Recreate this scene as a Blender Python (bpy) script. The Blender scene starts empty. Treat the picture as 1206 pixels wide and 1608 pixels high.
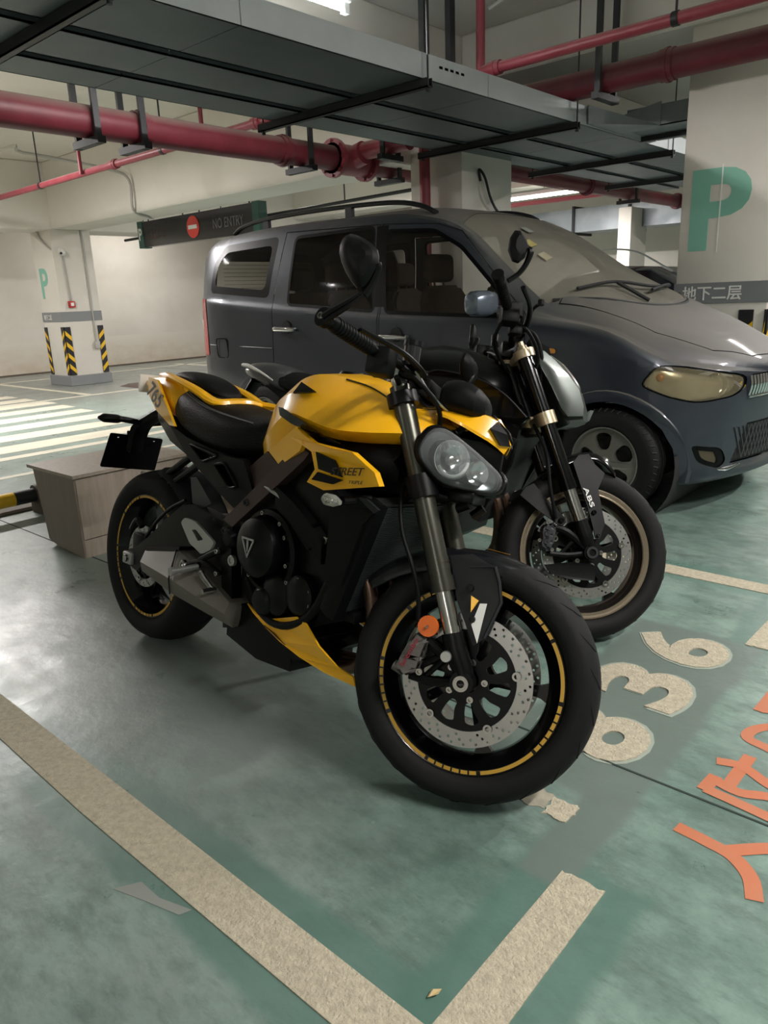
import bpy, bmesh, math, random
from mathutils import Vector, Matrix
from mathutils.geometry import tessellate_polygon
random.seed(7)
PI = math.pi
S = bpy.context.scene
COL = S.collection

# ------------------------------------------------------------------ camera
# world: X = depth of the parking bays (towards the aisle), Y = along the aisle, Z = up
FPX, PITCH, ROLL, TH, CAMH = 1166.85, 0.28132496, 0.04031172, -0.73871467, 1.18
def _cam():
    cp, sp = math.cos(PITCH), math.sin(PITCH)
    F = Vector((0, cp, -sp)); D = Vector((0, -sp, -cp)); R = Vector((1, 0, 0))
    c, s = math.cos(ROLL), math.sin(ROLL)
    Rr = c*R + s*D; Dn = -s*R + c*D
    rz = Matrix.Rotation(-TH, 3, 'Z')
    Rr, Dn, F = rz@Rr, rz@Dn, rz@F
    m = Matrix((Rr, -Dn, -F)).transposed().to_4x4()
    m.translation = (0, 0, CAMH)
    cd = bpy.data.cameras.new('camera'); co = bpy.data.objects.new('camera', cd)
    cd.sensor_width = 36; cd.lens = 36*FPX/1608; cd.clip_start = .05; cd.clip_end = 100
    co.matrix_world = m; COL.objects.link(co); S.camera = co
_cam()
# ------------------------------------------------------------------ world, exposure
w = bpy.data.worlds.new('world'); S.world = w; w.use_nodes = True
w.node_tree.nodes['Background'].inputs[0].default_value = (.9, .95, 1, 1)
w.node_tree.nodes['Background'].inputs[1].default_value = .02
S.view_settings.view_transform = 'Standard'; S.view_settings.look = 'None'
S.view_settings.exposure = EXPOSURE = 2.22; S.view_settings.gamma = 1
S.view_settings.use_curve_mapping = False
# fluorescent tubes: (x, y, z, length, direction, watts)
LAMPS = [(-3.50, 2.95, 2.86, 1.5, 'y', 30), (-8.6, 2.6, 3.0, 1.5, 'y', 50), (-8.6, -1.6, 3.0, 1.5, 'y', 36),
         (-6.1, 10.5, 2.56, 1.3, 'x', 42), (-8.8, 8.6, 3.0, 1.4, 'y', 26), (-13.6, 8.4, 3.0, 1.4, 'y', 9),
         (-13.6, 3.0, 3.0, 1.4, 'y', 14), (1.3, 1.6, 3.0, 1.5, 'y', 27), (1.3, 5.6, 3.0, 1.5, 'y', 58), (-3.5, -3.2, 3.0, 1.5, 'y', 14), (1.3, -4, 3.0, 1.5, 'y', 14), (-1.0, 9.5, 3.0, 1.4, 'x', 44)]

# ------------------------------------------------------------------ helpers: materials
def lin(h):
    h = h.lstrip('#'); v = [int(h[i:i+2], 16)/255 for i in (0, 2, 4)]
    return tuple(x/12.92 if x <= .04045 else ((x+.055)/1.055)**2.4 for x in v)+(1,)
MATS = {}
def mat(name, hexc, rough=.5, metal=0, hex2=None, nscale=8, namt=.5, bump=0, bscale=60, coat=0, rvar=0, spec=.5, emit=None, estr=0, stretch=None, dust=0, dusthex='#8c877b'):
    if name in MATS: return MATS[name]
    m = bpy.data.materials.new(name); m.use_nodes = True; nt = m.node_tree; N = nt.nodes; L = nt.links
    b = N['Principled BSDF']; b.inputs['Base Color'].default_value = lin(hexc)
    b.inputs['Roughness'].default_value = rough; b.inputs['Metallic'].default_value = metal
    b.inputs['Specular IOR Level'].default_value = spec
    if coat: b.inputs['Coat Weight'].default_value = coat; b.inputs['Coat Roughness'].default_value = .08
    tc = N.new('ShaderNodeTexCoord'); src = tc.outputs['Object']
    if stretch:
        mp = N.new('ShaderNodeMapping'); mp.inputs['Scale'].default_value = stretch; L.new(src, mp.inputs[0]); src = mp.outputs[0]
    col = None
    if hex2 or rvar:
        nz = N.new('ShaderNodeTexNoise'); nz.inputs['Scale'].default_value = nscale; nz.inputs['Detail'].default_value = 6; nz.inputs['Roughness'].default_value = .6
        L.new(src, nz.inputs['Vector'])
    if hex2:
        rp = N.new('ShaderNodeValToRGB'); rp.color_ramp.elements[0].position = .5-.35*(1-namt)-.08; rp.color_ramp.elements[1].position = .5+.35*(1-namt)+.08
        rp.color_ramp.elements[0].color = lin(hexc); rp.color_ramp.elements[1].color = lin(hex2)
        L.new(nz.outputs['Fac'], rp.inputs[0]); col = rp.outputs[0]; L.new(col, b.inputs['Base Color'])
    if rvar:
        mr = N.new('ShaderNodeMapRange'); mr.inputs[3].default_value = rough-rvar; mr.inputs[4].default_value = rough+rvar
        mr.inputs[1].default_value = .3; mr.inputs[2].default_value = .7
        L.new(nz.outputs['Fac'], mr.inputs[0]); L.new(mr.outputs[0], b.inputs['Roughness'])
    if dust:   # settled dust on upward surfaces
        g = N.new('ShaderNodeNewGeometry'); sx = N.new('ShaderNodeSeparateXYZ'); L.new(g.outputs['Normal'], sx.inputs[0])
        n2 = N.new('ShaderNodeTexNoise'); n2.inputs['Scale'].default_value = 3.5; n2.inputs['Detail'].default_value = 8; L.new(src, n2.inputs['Vector'])
        mr = N.new('ShaderNodeMapRange'); mr.inputs[1].default_value = .30; mr.inputs[2].default_value = .95; L.new(sx.outputs[2], mr.inputs[0])
        ma = N.new('ShaderNodeMath'); ma.operation = 'MULTIPLY'; L.new(mr.outputs[0], ma.inputs[0])
        m2 = N.new('ShaderNodeMapRange'); m2.inputs[1].default_value = .25; m2.inputs[2].default_value = .6; m2.inputs[3].default_value = dust*.75; m2.inputs[4].default_value = dust
        L.new(n2.outputs['Fac'], m2.inputs[0]); L.new(m2.outputs[0], ma.inputs[1])
        mx = N.new('ShaderNodeMix'); mx.data_type = 'RGBA'; mx.inputs[7].default_value = lin(dusthex)
        if col: L.new(col, mx.inputs[6])
        else: mx.inputs[6].default_value = lin(hexc)
        L.new(ma.outputs[0], mx.inputs[0]); L.new(mx.outputs[2], b.inputs['Base Color'])
        r2 = N.new('ShaderNodeMapRange'); r2.inputs[3].default_value = rough; r2.inputs[4].default_value = .85; L.new(ma.outputs[0], r2.inputs[0]); L.new(r2.outputs[0], b.inputs['Roughness'])
        if coat:
            r3 = N.new('ShaderNodeMapRange'); r3.inputs[3].default_value = coat; r3.inputs[4].default_value = 0; L.new(ma.outputs[0], r3.inputs[0]); L.new(r3.outputs[0], b.inputs['Coat Weight'])
    if bump:
        n3 = N.new('ShaderNodeTexNoise'); n3.inputs['Scale'].default_value = bscale; n3.inputs['Detail'].default_value = 4; L.new(src, n3.inputs['Vector'])
        bp = N.new('ShaderNodeBump'); bp.inputs['Strength'].default_value = bump; bp.inputs['Distance'].default_value = .01
        L.new(n3.outputs['Fac'], bp.inputs['Height']); L.new(bp.outputs[0], b.inputs['Normal'])
    if emit: b.inputs['Emission Color'].default_value = lin(emit); b.inputs['Emission Strength'].default_value = estr
    MATS[name] = m; return m
def glass(name, hexc, alpha, rough=.03, dusty=0, dusthex='#8a8478'):
    """clear or smoked pane: see-through mixed with a glossy, possibly dusty, face"""
    if name in MATS: return MATS[name]
    m = bpy.data.materials.new(name); m.use_nodes = True; nt = m.node_tree; N = nt.nodes; L = nt.links
    b = N['Principled BSDF']; out = N['Material Output']
    b.inputs['Base Color'].default_value = lin(dusthex if dusty else hexc); b.inputs['Roughness'].default_value = rough
    tr = N.new('ShaderNodeBsdfTransparent'); tr.inputs[0].default_value = lin(hexc) if not dusty else (.8, .8, .78, 1)
    mx = N.new('ShaderNodeMixShader')
    fr = N.new('ShaderNodeFresnel'); fr.inputs[0].default_value = 1.5
    ad = N.new('ShaderNodeMath'); ad.operation = 'MAXIMUM'; ad.inputs[1].default_value = alpha
    if dusty:
        tc = N.new('ShaderNodeTexCoord'); nz = N.new('ShaderNodeTexNoise'); nz.inputs['Scale'].default_value = 4; nz.inputs['Detail'].default_value = 8
        L.new(tc.outputs['Object'], nz.inputs['Vector']); mr = N.new('ShaderNodeMapRange'); mr.inputs[1].default_value = .3; mr.inputs[2].default_value = .65; mr.inputs[3].default_value = alpha*.8; mr.inputs[4].default_value = alpha
        L.new(nz.outputs['Fac'], mr.inputs[0]); L.new(mr.outputs[0], ad.inputs[1])
    L.new(fr.outputs[0], ad.inputs[0]); L.new(ad.outputs[0], mx.inputs[0]); L.new(tr.outputs[0], mx.inputs[1]); L.new(b.outputs[0], mx.inputs[2])
    L.new(mx.outputs[0], out.inputs[0]); MATS[name] = m; return m

# ------------------------------------------------------------------ helpers: objects
def tag(o, label=None, cat=None, group=None, kind=None):
    if label: o['label'] = label
    if cat: o['category'] = cat
    if group: o['group'] = group
    if kind: o['kind'] = kind
    return o
LOCAL = set()   # things whose parts are modelled in the thing's own frame
def empty(name, loc=(0, 0, 0), label=None, cat=None, group=None, kind=None):
    o = bpy.data.objects.new(name, None); COL.objects.link(o); o.location = loc; o.empty_display_size = .1
    return tag(o, label, cat, group, kind)
def part(name, bm, m, parent=None, label=None, kind=None, smooth=35, world=True, tf=None, sub=0):
    """link bm as one mesh; vertices are given in the frame of the thing's root"""
    if tf is not None:
        for v in bm.verts: v.co = tf(v.co)
    if parent is not None and world:
        off = Vector((0, 0, 0)); q = parent; loc = False
        while q is not None:
            off = off + q.location; loc = loc or q.name in LOCAL; q = q.parent
        if not loc: bmesh.ops.translate(bm, verts=bm.verts, vec=-off)
    while parent is not None and parent.parent is not None and parent.parent.parent is not None: parent = parent.parent
    bmesh.ops.recalc_face_normals(bm, faces=bm.faces)
    me = bpy.data.meshes.new(name); bm.to_mesh(me); bm.free(); me.materials.append(m)
    if smooth:
        me.shade_smooth(); me.set_sharp_from_angle(angle=math.radians(smooth))
    else: me.shade_flat()
    o = bpy.data.objects.new(name, me); COL.objects.link(o)
    if parent is not None: o.parent = parent
    if sub:
        md = o.modifiers.new('subdivision', 'SUBSURF'); md.levels = sub; md.render_levels = sub
    return tag(o, label, None, None, kind)
def single(name, bm, m, label=None, cat=None, group=None, kind=None, smooth=35):
    lo = Vector((1e9,)*3); hi = -lo
    for v in bm.verts:
        for i in range(3): lo[i] = min(lo[i], v.co[i]); hi[i] = max(hi[i], v.co[i])
    c = Vector(((lo.x+hi.x)/2, (lo.y+hi.y)/2, lo.z)); bmesh.ops.translate(bm, verts=bm.verts, vec=-c)
    o = part(name, bm, m, None, smooth=smooth); o.location = c
    return tag(o, label, cat, group, kind)

# ------------------------------------------------------------------ helpers: shapes
def BM(): return bmesh.new()
def box(bm, lo, hi, bev=0, seg=2):
    n = BM(); x0, y0, z0 = lo; x1, y1, z1 = hi
    bmesh.ops.create_cube(n, size=1)
    for v in n.verts: v.co = Vector(((x0+x1)/2+v.co.x*(x1-x0), (y0+y1)/2+v.co.y*(y1-y0), (z0+z1)/2+v.co.z*(z1-z0)))
    if bev: bmesh.ops.bevel(n, geom=n.edges[:], offset=bev, segments=seg, affect='EDGES', profile=.5)
    return join(bm, n)
def join(bm, n, mtx=None):
    me = bpy.data.meshes.new('tmp'); n.to_mesh(me); n.free()
    if mtx is not None: me.transform(mtx)
    bm.from_mesh(me); bpy.data.meshes.remove(me); return bm
def catmull(pts, k=6):
    P = [Vector(p) for p in pts]
    if len(P) < 3 or k < 2: return P
    out = []
    for i in range(len(P)-1):
        a = P[i-1] if i else P[0]*2-P[1]; b, c = P[i], P[i+1]; d = P[i+2] if i+2 < len(P) else c*2-b
        for j in range(k):
            t = j/k; out.append(.5*((2*b)+(c-a)*t+(2*a-5*b+4*c-d)*t*t+(3*b-a-3*c+d)*t**3))
    out.append(P[-1]); return out
def tube(bm, pts, r, seg=10, k=5, cap=True, flat=None):
    """swept tube; r a number or one radius per given point; flat=(scale_a, scale_b)"""
    P0 = [Vector(p) for p in pts]; rs = r if isinstance(r, (list, tuple)) else [r]*len(P0)
    P = catmull(P0, k); n = len(P)
    if len(P0) > 2 and k >= 2: R = [rs[min(i//k, len(rs)-1)]*(1-(i % k)/k)+rs[min(i//k+1, len(rs)-1)]*((i % k)/k) for i in range(n)]
    else: R = rs
    T = [(P[min(i+1, n-1)]-P[max(i-1, 0)]).normalized() for i in range(n)]
    up = Vector((0, 0, 1)) if abs(T[0].z) < .9 else Vector((1, 0, 0))
    nrm = T[0].cross(up).normalized(); rings = []
    fa, fb = flat or (1, 1)
    for i in range(n):
        if i:
            ax = T[i-1].cross(T[i])
            if ax.length > 1e-7: nrm = Matrix.Rotation(T[i-1].angle(T[i]), 3, ax.normalized())@nrm
        nrm = (nrm-T[i]*nrm.dot(T[i])).normalized(); bn = T[i].cross(nrm)
        rings.append([bm.verts.new(P[i]+nrm*(math.cos(2*PI*j/seg)*R[i]*fa)+bn*(math.sin(2*PI*j/seg)*R[i]*fb)) for j in range(seg)])
    for a, b in zip(rings, rings[1:]):
        for j in range(seg): bm.faces.new((a[j], a[(j+1) % seg], b[(j+1) % seg], b[j]))
    if cap: bm.faces.new(rings[0][::-1]); bm.faces.new(rings[-1])
    return bm
def cyl(bm, a, b, r, seg=16, r2=None): return tube(bm, [a, b], [r, r if r2 is None else r2], seg=seg, k=1)
def lathe(bm, prof, c=(0, 0, 0), ax=(0, 1, 0), seg=32, closed=False, a0=0, a1=2*PI):
    """prof: [(radius, along axis)]"""
    c = Vector(c); ax = Vector(ax).normalized()
    e = Vector((1, 0, 0)) if abs(ax.x) < .9 else Vector((0, 0, 1))
    e1 = (e-ax*e.dot(ax)).normalized(); e2 = ax.cross(e1); full = abs(a1-a0-2*PI) < 1e-6
    n = seg if full else seg+1; rings = []
    for i in range(n):
        a = a0+(a1-a0)*i/seg; d = e1*math.cos(a)+e2*math.sin(a)
        rings.append([bm.verts.new(c+d*r+ax*h) for r, h in prof])
    for i in range(seg):
        A = rings[i]; B = rings[(i+1) % n]
        for j in range(len(prof)-(0 if closed else 1)):
            k = (j+1) % len(prof)
            try: bm.faces.new((A[j], A[k], B[k], B[j]))
            except ValueError: pass
    bmesh.ops.remove_doubles(bm, verts=bm.verts, dist=1e-6); return bm
def plate(bm, outer, holes, fn, t, nrm=None):
    """flat plate with holes; outlines are 2-D, fn maps (a, b, h) to 3-D, t thickness"""
    loops = [outer]+list(holes); pts = [p for l in loops for p in l]
    tri = tessellate_polygon([[Vector((p[0], p[1], 0)) for p in l] for l in loops])
    A = [bm.verts.new(fn(p[0], p[1], 0)) for p in pts]; B = [bm.verts.new(fn(p[0], p[1], t)) for p in pts]
    for a, b, c in tri:
        try: bm.faces.new((A[a], A[b], A[c])); bm.faces.new((B[c], B[b], B[a]))
        except ValueError: pass
    o = 0
    for l in loops:
        n = len(l)
        for i in range(n):
            j = (i+1) % n
            try: bm.faces.new((A[o+i], A[o+j], B[o+j], B[o+i]))
            except ValueError: pass
        o += n
    return bm
def poly3(bm, pts, off):
    """panel from a 3-D outline (may be bent), thickened by the vector off"""
    off = Vector(off); P = [Vector(p) for p in pts]
    n = Vector((0, 0, 0))
    for i in range(len(P)): n += P[i].cross(P[(i+1) % len(P)])
    n.normalize(); e = Vector((0, 0, 1)) if abs(n.z) < .9 else Vector((1, 0, 0)); e1 = n.cross(e).normalized(); e2 = n.cross(e1)
    tri = tessellate_polygon([[Vector((p.dot(e1), p.dot(e2), 0)) for p in P]])
    A = [bm.verts.new(p) for p in P]; B = [bm.verts.new(p+off) for p in P]
    for a, b, c in tri: bm.faces.new((A[a], A[b], A[c])); bm.faces.new((B[c], B[b], B[a]))
    for i in range(len(P)): j = (i+1) % len(P); bm.faces.new((A[i], A[j], B[j], B[i]))
    return bm
def loft(bm, rings, cap=True, closed=True):
    R = [[bm.verts.new(p) for p in r] for r in rings]; n = len(R[0])
    for a, b in zip(R, R[1:]):
        for j in range(n if closed else n-1):
            k = (j+1) % n; bm.faces.new((a[j], a[k], b[k], b[j]))
    if cap and closed: bm.faces.new(R[0][::-1]); bm.faces.new(R[-1])
    return bm
def sym(secs):
    """half sections (x, [(y, z) from top centre down]) -> closed rings mirrored in y"""
    out = []
    for x, h in secs:
        out.append([Vector((x, y, z)) for y, z in h]+[Vector((x, -y, z)) for y, z in h[::-1] if abs(y) > 1e-6])
    return out
def rpoly(pts, r, k=4):
    """round the corners of a 2-D polygon"""
    out = []; n = len(pts)
    for i in range(n):
        p = Vector(pts[i]); a = Vector(pts[i-1])-p; b = Vector(pts[(i+1) % n])-p
        d = min(r, a.length*.45, b.length*.45); A = p+a.normalized()*d; B = p+b.normalized()*d
        for j in range(k+1):
            t = j/k; q = A*(1-t)**2+p*2*t*(1-t)+B*t*t; out.append((q.x, q.y))
    return out
def circle2(c, r, n=24, a0=0): return [(c[0]+r*math.cos(a0+2*PI*i/n), c[1]+r*math.sin(a0+2*PI*i/n)) for i in range(n)]
def text(body, fn, height=None, width=None, bold=0, t=.001, shear=0, size=1, align=None):
    """lettering as thin solid geometry; box-fitted to width x height, mapped by fn(a, b, h)"""
    cu = bpy.data.curves.new('lettering', 'FONT'); cu.body = body; cu.size = size; cu.shear = shear; cu.offset = bold; cu.resolution_u = 4
    o = bpy.data.objects.new('lettering', cu); COL.objects.link(o)
    dg = bpy.context.evaluated_depsgraph_get(); me = bpy.data.meshes.new_from_object(o.evaluated_get(dg))
    bpy.data.objects.remove(o); bpy.data.curves.remove(cu)
    bm = BM(); bm.from_mesh(me); bpy.data.meshes.remove(me)
    xs = [v.co.x for v in bm.verts]; ys = [v.co.y for v in bm.verts]
    x0, x1, y0, y1 = min(xs), max(xs), min(ys), max(ys)
    sx = (width/(x1-x0)) if width else (height/(y1-y0)); sy = (height/(y1-y0)) if height else sx
    g = bmesh.ops.extrude_face_region(bm, geom=bm.faces[:]); up = {v for v in g['geom'] if isinstance(v, bmesh.types.BMVert)}
    for v in bm.verts: v.co = fn((v.co.x-x0)*sx, (v.co.y-y0)*sy, t if v in up else 0)
    return bm
def mirror_y(p): return Vector((p[0], -p[1], p[2]))

# ------------------------------------------------------------------ materials of the place
def floor_material():
    m = bpy.data.materials.new('floor_paint'); m.use_nodes = True; nt = m.node_tree; N = nt.nodes; L = nt.links; b = N['Principled BSDF']
    tc = N.new('ShaderNodeTexCoord')
    def noise(sc, det=6, rough=.6, st=None):
        n = N.new('ShaderNodeTexNoise'); n.inputs['Scale'].default_value = sc; n.inputs['Detail'].default_value = det; n.inputs['Roughness'].default_value = rough
        s = tc.outputs['Object']
        if st: mp = N.new('ShaderNodeMapping'); mp.inputs['Scale'].default_value = st; mp.inputs['Rotation'].default_value = (0, 0, .5); L.new(s, mp.inputs[0]); s = mp.outputs[0]
        L.new(s, n.inputs['Vector']); return n.outputs['Fac']
    def ramp(f, p0, c0, p1, c1):
        r = N.new('ShaderNodeValToRGB'); e = r.color_ramp.elements; e[0].position = p0; e[1].position = p1; e[0].color = c0; e[1].color = c1; L.new(f, r.inputs[0]); return r.outputs[0]
    def mix(f, a, c, mode='MIX'):
        x = N.new('ShaderNodeMix'); x.data_type = 'RGBA'; x.blend_type = mode
        if isinstance(f, float): x.inputs[0].default_value = f
        else: L.new(f, x.inputs[0])
        for i, q in ((6, a), (7, c)):
            if isinstance(q, tuple): x.inputs[i].default_value = q
            else: L.new(q, x.inputs[i])
        return x.outputs[2]
    W = (1, 1, 1, 1); K = (0, 0, 0, 1)
    base = ramp(noise(1.3, 10, .72), .36, lin('#587066'), .64, lin('#8fa89d'))
    base = mix(ramp(noise(.75, 10, .65), .48, K, .66, (.75, .75, .75, 1)), base, lin('#7e8884'))
    base = mix(ramp(noise(5, 10, .72, (1, 2.4, 1)), .46, K, .72, (.95, .95, .95, 1)), base, lin('#52635b'))
    base = mix(ramp(noise(13, 10, .75, (1, 3, 1)), .53, K, .70, (.38, .38, .38, 1)), base, lin('#3f4d48'))
    base = mix(ramp(noise(2.1, 10, .7), .55, K, .75, (.7, .7, .7, 1)), base, lin('#a3b3aa'))
    base = mix(ramp(noise(26, 8, .7), .62, K, .74, (.35, .35, .35, 1)), base, lin('#a9b3a8'))
    # the aisle beyond the bays is worn to a greyer green
    sp = N.new('ShaderNodeSeparateXYZ'); L.new(tc.outputs['Object'], sp.inputs[0])
    mr = N.new('ShaderNodeMapRange'); mr.inputs[1].default_value = -1.4; mr.inputs[2].default_value = -3.0; mr.inputs[3].default_value = 0; mr.inputs[4].default_value = .55; L.new(sp.outputs[0], mr.inputs[0])
    base = mix(mr.outputs[0], base, lin('#8a938c'))
    m2 = N.new('ShaderNodeMapRange'); m2.inputs[1].default_value = -9.2; m2.inputs[2].default_value = -10.2; m2.inputs[3].default_value = 0; m2.inputs[4].default_value = .75; L.new(sp.outputs[0], m2.inputs[0])
    base = mix(m2.outputs[0], base, lin('#7f807b'))
    # paint worn or over-painted in bands along the lines and in the number field, with uneven soft edges
    wob = N.new('ShaderNodeMath'); wob.operation = 'MULTIPLY_ADD'; wob.inputs[1].default_value = .09; wob.inputs[2].default_value = -.045; L.new(noise(3.2, 7, .6), wob.inputs[0])
    ax = []
    for k in (0, 1):
        ad = N.new('ShaderNodeMath'); ad.operation = 'ADD'; L.new(sp.outputs[k], ad.inputs[0]); L.new(wob.outputs[0], ad.inputs[1]); ax.append(ad.outputs[0])
    def edge(o, e0, e1):
        q = N.new('ShaderNodeMapRange'); q.interpolation_type = 'SMOOTHSTEP'; q.inputs[1].default_value = e0; q.inputs[2].default_value = e1; L.new(o, q.inputs[0]); return q.outputs[0]
    def mul(a, c, k=None):
        q = N.new('ShaderNodeMath'); q.operation = 'MULTIPLY'; L.new(a, q.inputs[0])
        if k is None: L.new(c, q.inputs[1])
        else: q.inputs[1].default_value = k
        return q.outputs[0]
    def field(x0, x1, y0, y1, s): return mul(mul(edge(ax[0], x0-s, x0+s), edge(ax[0], x1+s, x1-s)), mul(edge(ax[1], y0-s, y0+s), edge(ax[1], y1+s, y1-s)))
    for (x0, x1, y0, y1, sf, hx, k) in ((-4.95, -.46, .575, .80, .018, '#54756a', .75), (-4.95, -.46, 2.95, 3.16, .02, '#5d7f73', .6), (-.70, -.43, -3, 1.24, .02, '#54756a', .75), (-.72, -.46, 2.47, 6, .02, '#54756a', .6),
                                        (-1.0, -.585, 1.44, 2.50, .018, '#6b7871', .95), (-.70, -.585, 1.14, 1.5, .015, '#6b7871', .95), (-3.2, -1.3, .76, 1.5, .35, '#8b918d', .65)):
        base = mix(mul(field(x0, x1, y0, y1, sf), None, k), base, lin(hx))
    L.new(base, b.inputs['Base Color'])
    r = N.new('ShaderNodeMapRange'); r.inputs[1].default_value = .3; r.inputs[2].default_value = .7; r.inputs[3].default_value = .22; r.inputs[4].default_value = .5; L.new(noise(3, 8, .7), r.inputs[0]); L.new(r.outputs[0], b.inputs['Roughness'])
    bp = N.new('ShaderNodeBump'); bp.inputs['Strength'].default_value = .25; bp.inputs['Distance'].default_value = .01; L.new(noise(9, 9, .62), bp.inputs['Height']); L.new(bp.outputs[0], b.inputs['Normal'])
    return m
FLOOR = floor_material()
WALL = mat('white_wall_paint', '#d9d5cc', .7, hex2='#c9c4ba', nscale=1.2, bump=.08, bscale=25)
CONC = mat('white_soffit_paint', '#dedad2', .75, hex2='#cfcbc2', nscale=.9)
LINE = mat('cream_line_paint', '#dcd2b8', .8, hex2='#958d7b', nscale=60, namt=.0, bump=.6, bscale=170)
LINE2 = mat('cream_zebra_paint', '#d6cfbb', .6, hex2='#bdb9a6', nscale=4)
PATCH = mat('grey_floor_patch', '#6d7b73', .5, hex2='#7d8781', nscale=3, bump=.15, bscale=30)
EDGE = mat('dark_paint_border', '#587468', .45, hex2='#68857a', nscale=4)
ORANGE = mat('orange_floor_paint', '#c4663e', .55, hex2='#b87c5c', nscale=7, namt=.35)
JOINT = mat('joint_filler', '#2b3733', .8)
STEEL = mat('galvanised_steel', '#8f969a', .45, .35, hex2='#7d8589', nscale=3, rvar=.1)
STEELD = mat('galvanised_steel_dark', '#6b7478', .5, .3, hex2='#5a6468', nscale=2)
BLACKST = mat('black_painted_steel', '#26282a', .5, .2)
REDPIPE = mat('red_pipe_paint', '#551b24', .5, hex2='#6e2832', nscale=5, dust=.85, dusthex='#8d7d76')
REDP2 = mat('red_pipe_paint_bright', '#7f2734', .45, hex2='#94434d', nscale=7, dust=.75, dusthex='#a8968f')
WHITEMETAL = mat('white_enamel', '#d8d8d4', .4)
CONDUIT = mat('pale_conduit', '#a9a7a0', .5)
GREENP = mat('green_stencil_paint', '#7ab39f', .6)
BANDG = mat('grey_band_paint', '#7c7f80', .6)
BLACKP = mat('black_plastic', '#17181a', .55)
YELP = mat('yellow_marking', '#e0b21f', .5)
WALLS = None
WHITEP = mat('white_marking', '#e4e3de', .55)
TUBEM = mat('lit_fluorescent_tube', '#ffffff', .4, emit='#fff6e8', estr=9)

# ------------------------------------------------------------------ floor and its markings
CEIL = 3.30
b = BM(); box(b, (-15.4, -6, -.1), (7, 14.6, 0)); floor = single('floor', b, FLOOR, kind='structure', smooth=0)
floor.location = (0, 0, 0)
for v in floor.data.vertices: v.co += Vector((-4.2, 4.3, -.1))
def flat(name, pts, m, h=.002, label=None):
    b = BM(); plate(b, pts, [], lambda a, c, t: Vector((a, c, t)), h); return part(name, b, m, floor, label, smooth=0)
def rect(x0, y0, x1, y1): return [(x0, y0), (x1, y0), (x1, y1), (x0, y1)]
def rough_rect(x0, y0, x1, y1, n=8, j=.006):
    r = random.Random(int(x0*1000+y0*77)); P = []
    for (a, c), (d, e) in (((x0, y0), (x1, y0)), ((x1, y0), (x1, y1)), ((x1, y1), (x0, y1)), ((x0, y1), (x0, y0))):
        for i in range(n): t = i/n; P.append((a+(d-a)*t+r.uniform(-j, j), c+(e-c)*t+r.uniform(-j, j)))
    return P
flat('parking_line', rough_rect(-4.9, .632, -.516, .738), LINE, .0028)
flat('parking_line', rough_rect(-4.9, 3.0, -.62, 3.10), LINE, .0028)
flat('parking_line', rough_rect(-.617, -3, -.516, 1.19), LINE, .0030)
flat('parking_line', rough_rect(-.645, 2.50, -.535, 5.6), LINE, .0028)
flat('parking_line', rough_rect(-4.9, 5.42, -.62, 5.52), LINE, .0028)
flat('parking_line', rough_rect(-4.9, -1.75, -.62, -1.65), LINE, .0028)
flat('line_remnant', rough_rect(-.745, 1.325, -.682, 1.395, 5, .006), LINE, .0028)
flat('line_remnant', rough_rect(-.83, 1.335, -.75, 1.40, 5, .008), mat('worn_line', '#8d8a7b', .8, hex2='#b0a994', nscale=30), .0014)
for (x0, y0, x1, y1) in ((-15, 1.600, 5, 1.606), (-15, 8.2, 5, 8.206), (-4.96, -6, -4.955, 14)):
    flat('expansion_joint', rect(x0, y0, x1, y1), JOINT, .0018)
flat('scuff', [(-1.32, .55), (-1.29, .60), (-1.22, .60), (-1.14, .625), (-1.15, .60), (-1.24, .575)], mat('grey_scuff', '#8b8f88', .7), .001)
# raised bay number
for ch, yc in (('8', 1.70), ('3', 2.02), ('6', 2.335)):
    wd, ht = .225, .30
    part('bay_digit', text(ch, lambda a, c, h, yc=yc: Vector((-.645-c, yc-.1125+a, h)), ht+.02, wd+.02, bold=.03, t=.0016), mat('cream_digit_halo', '#9aa397', .7), floor, smooth=0)
    part('bay_digit', text(ch, lambda a, c, h, yc=yc: Vector((-.655-c, yc-.1025+a, h)), ht, wd-.02+.02, bold=.036, t=.004), LINE, floor, smooth=0)
# orange lettering of the aisle
def stroke(pts, wd, h=.0016):
    P = catmull([(x, y, 0) for x, y in pts], 5) if len(pts) > 2 else [Vector((x, y, 0)) for x, y in pts]
    Lf, Rt = [], []
    for i, p in enumerate(P):
        t = (P[min(i+1, len(P)-1)]-P[max(i-1, 0)]).normalized(); n = Vector((-t.y, t.x, 0))*wd/2
        Lf.append((p+n).to_2d()[:]); Rt.append((p-n).to_2d()[:])
    b = BM(); A = [[bm_v for bm_v in (b.verts.new((q[0], q[1], z)) for q in Lf)] for z in (h, 0)]; B = [[bm_v for bm_v in (b.verts.new((q[0], q[1], z)) for q in Rt)] for z in (h, 0)]
    for i in range(len(P)-1):
        b.faces.new((A[0][i], A[0][i+1], B[0][i+1], B[0][i]))
    return b
def character(strokes, wd):
    b = BM()
    for k, s in enumerate(strokes): join(b, stroke(s, wd, .0014+.0002*k))
    return part('painted_character', b, ORANGE, floor, smooth=0)
character([[(-.484, 1.474), (-.414, 1.467), (-.357, 1.456), (-.31, 1.417), (-.284, 1.358)], [(-.374, 1.462), (-.306, 1.527), (-.247, 1.562)]], .034)
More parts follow.
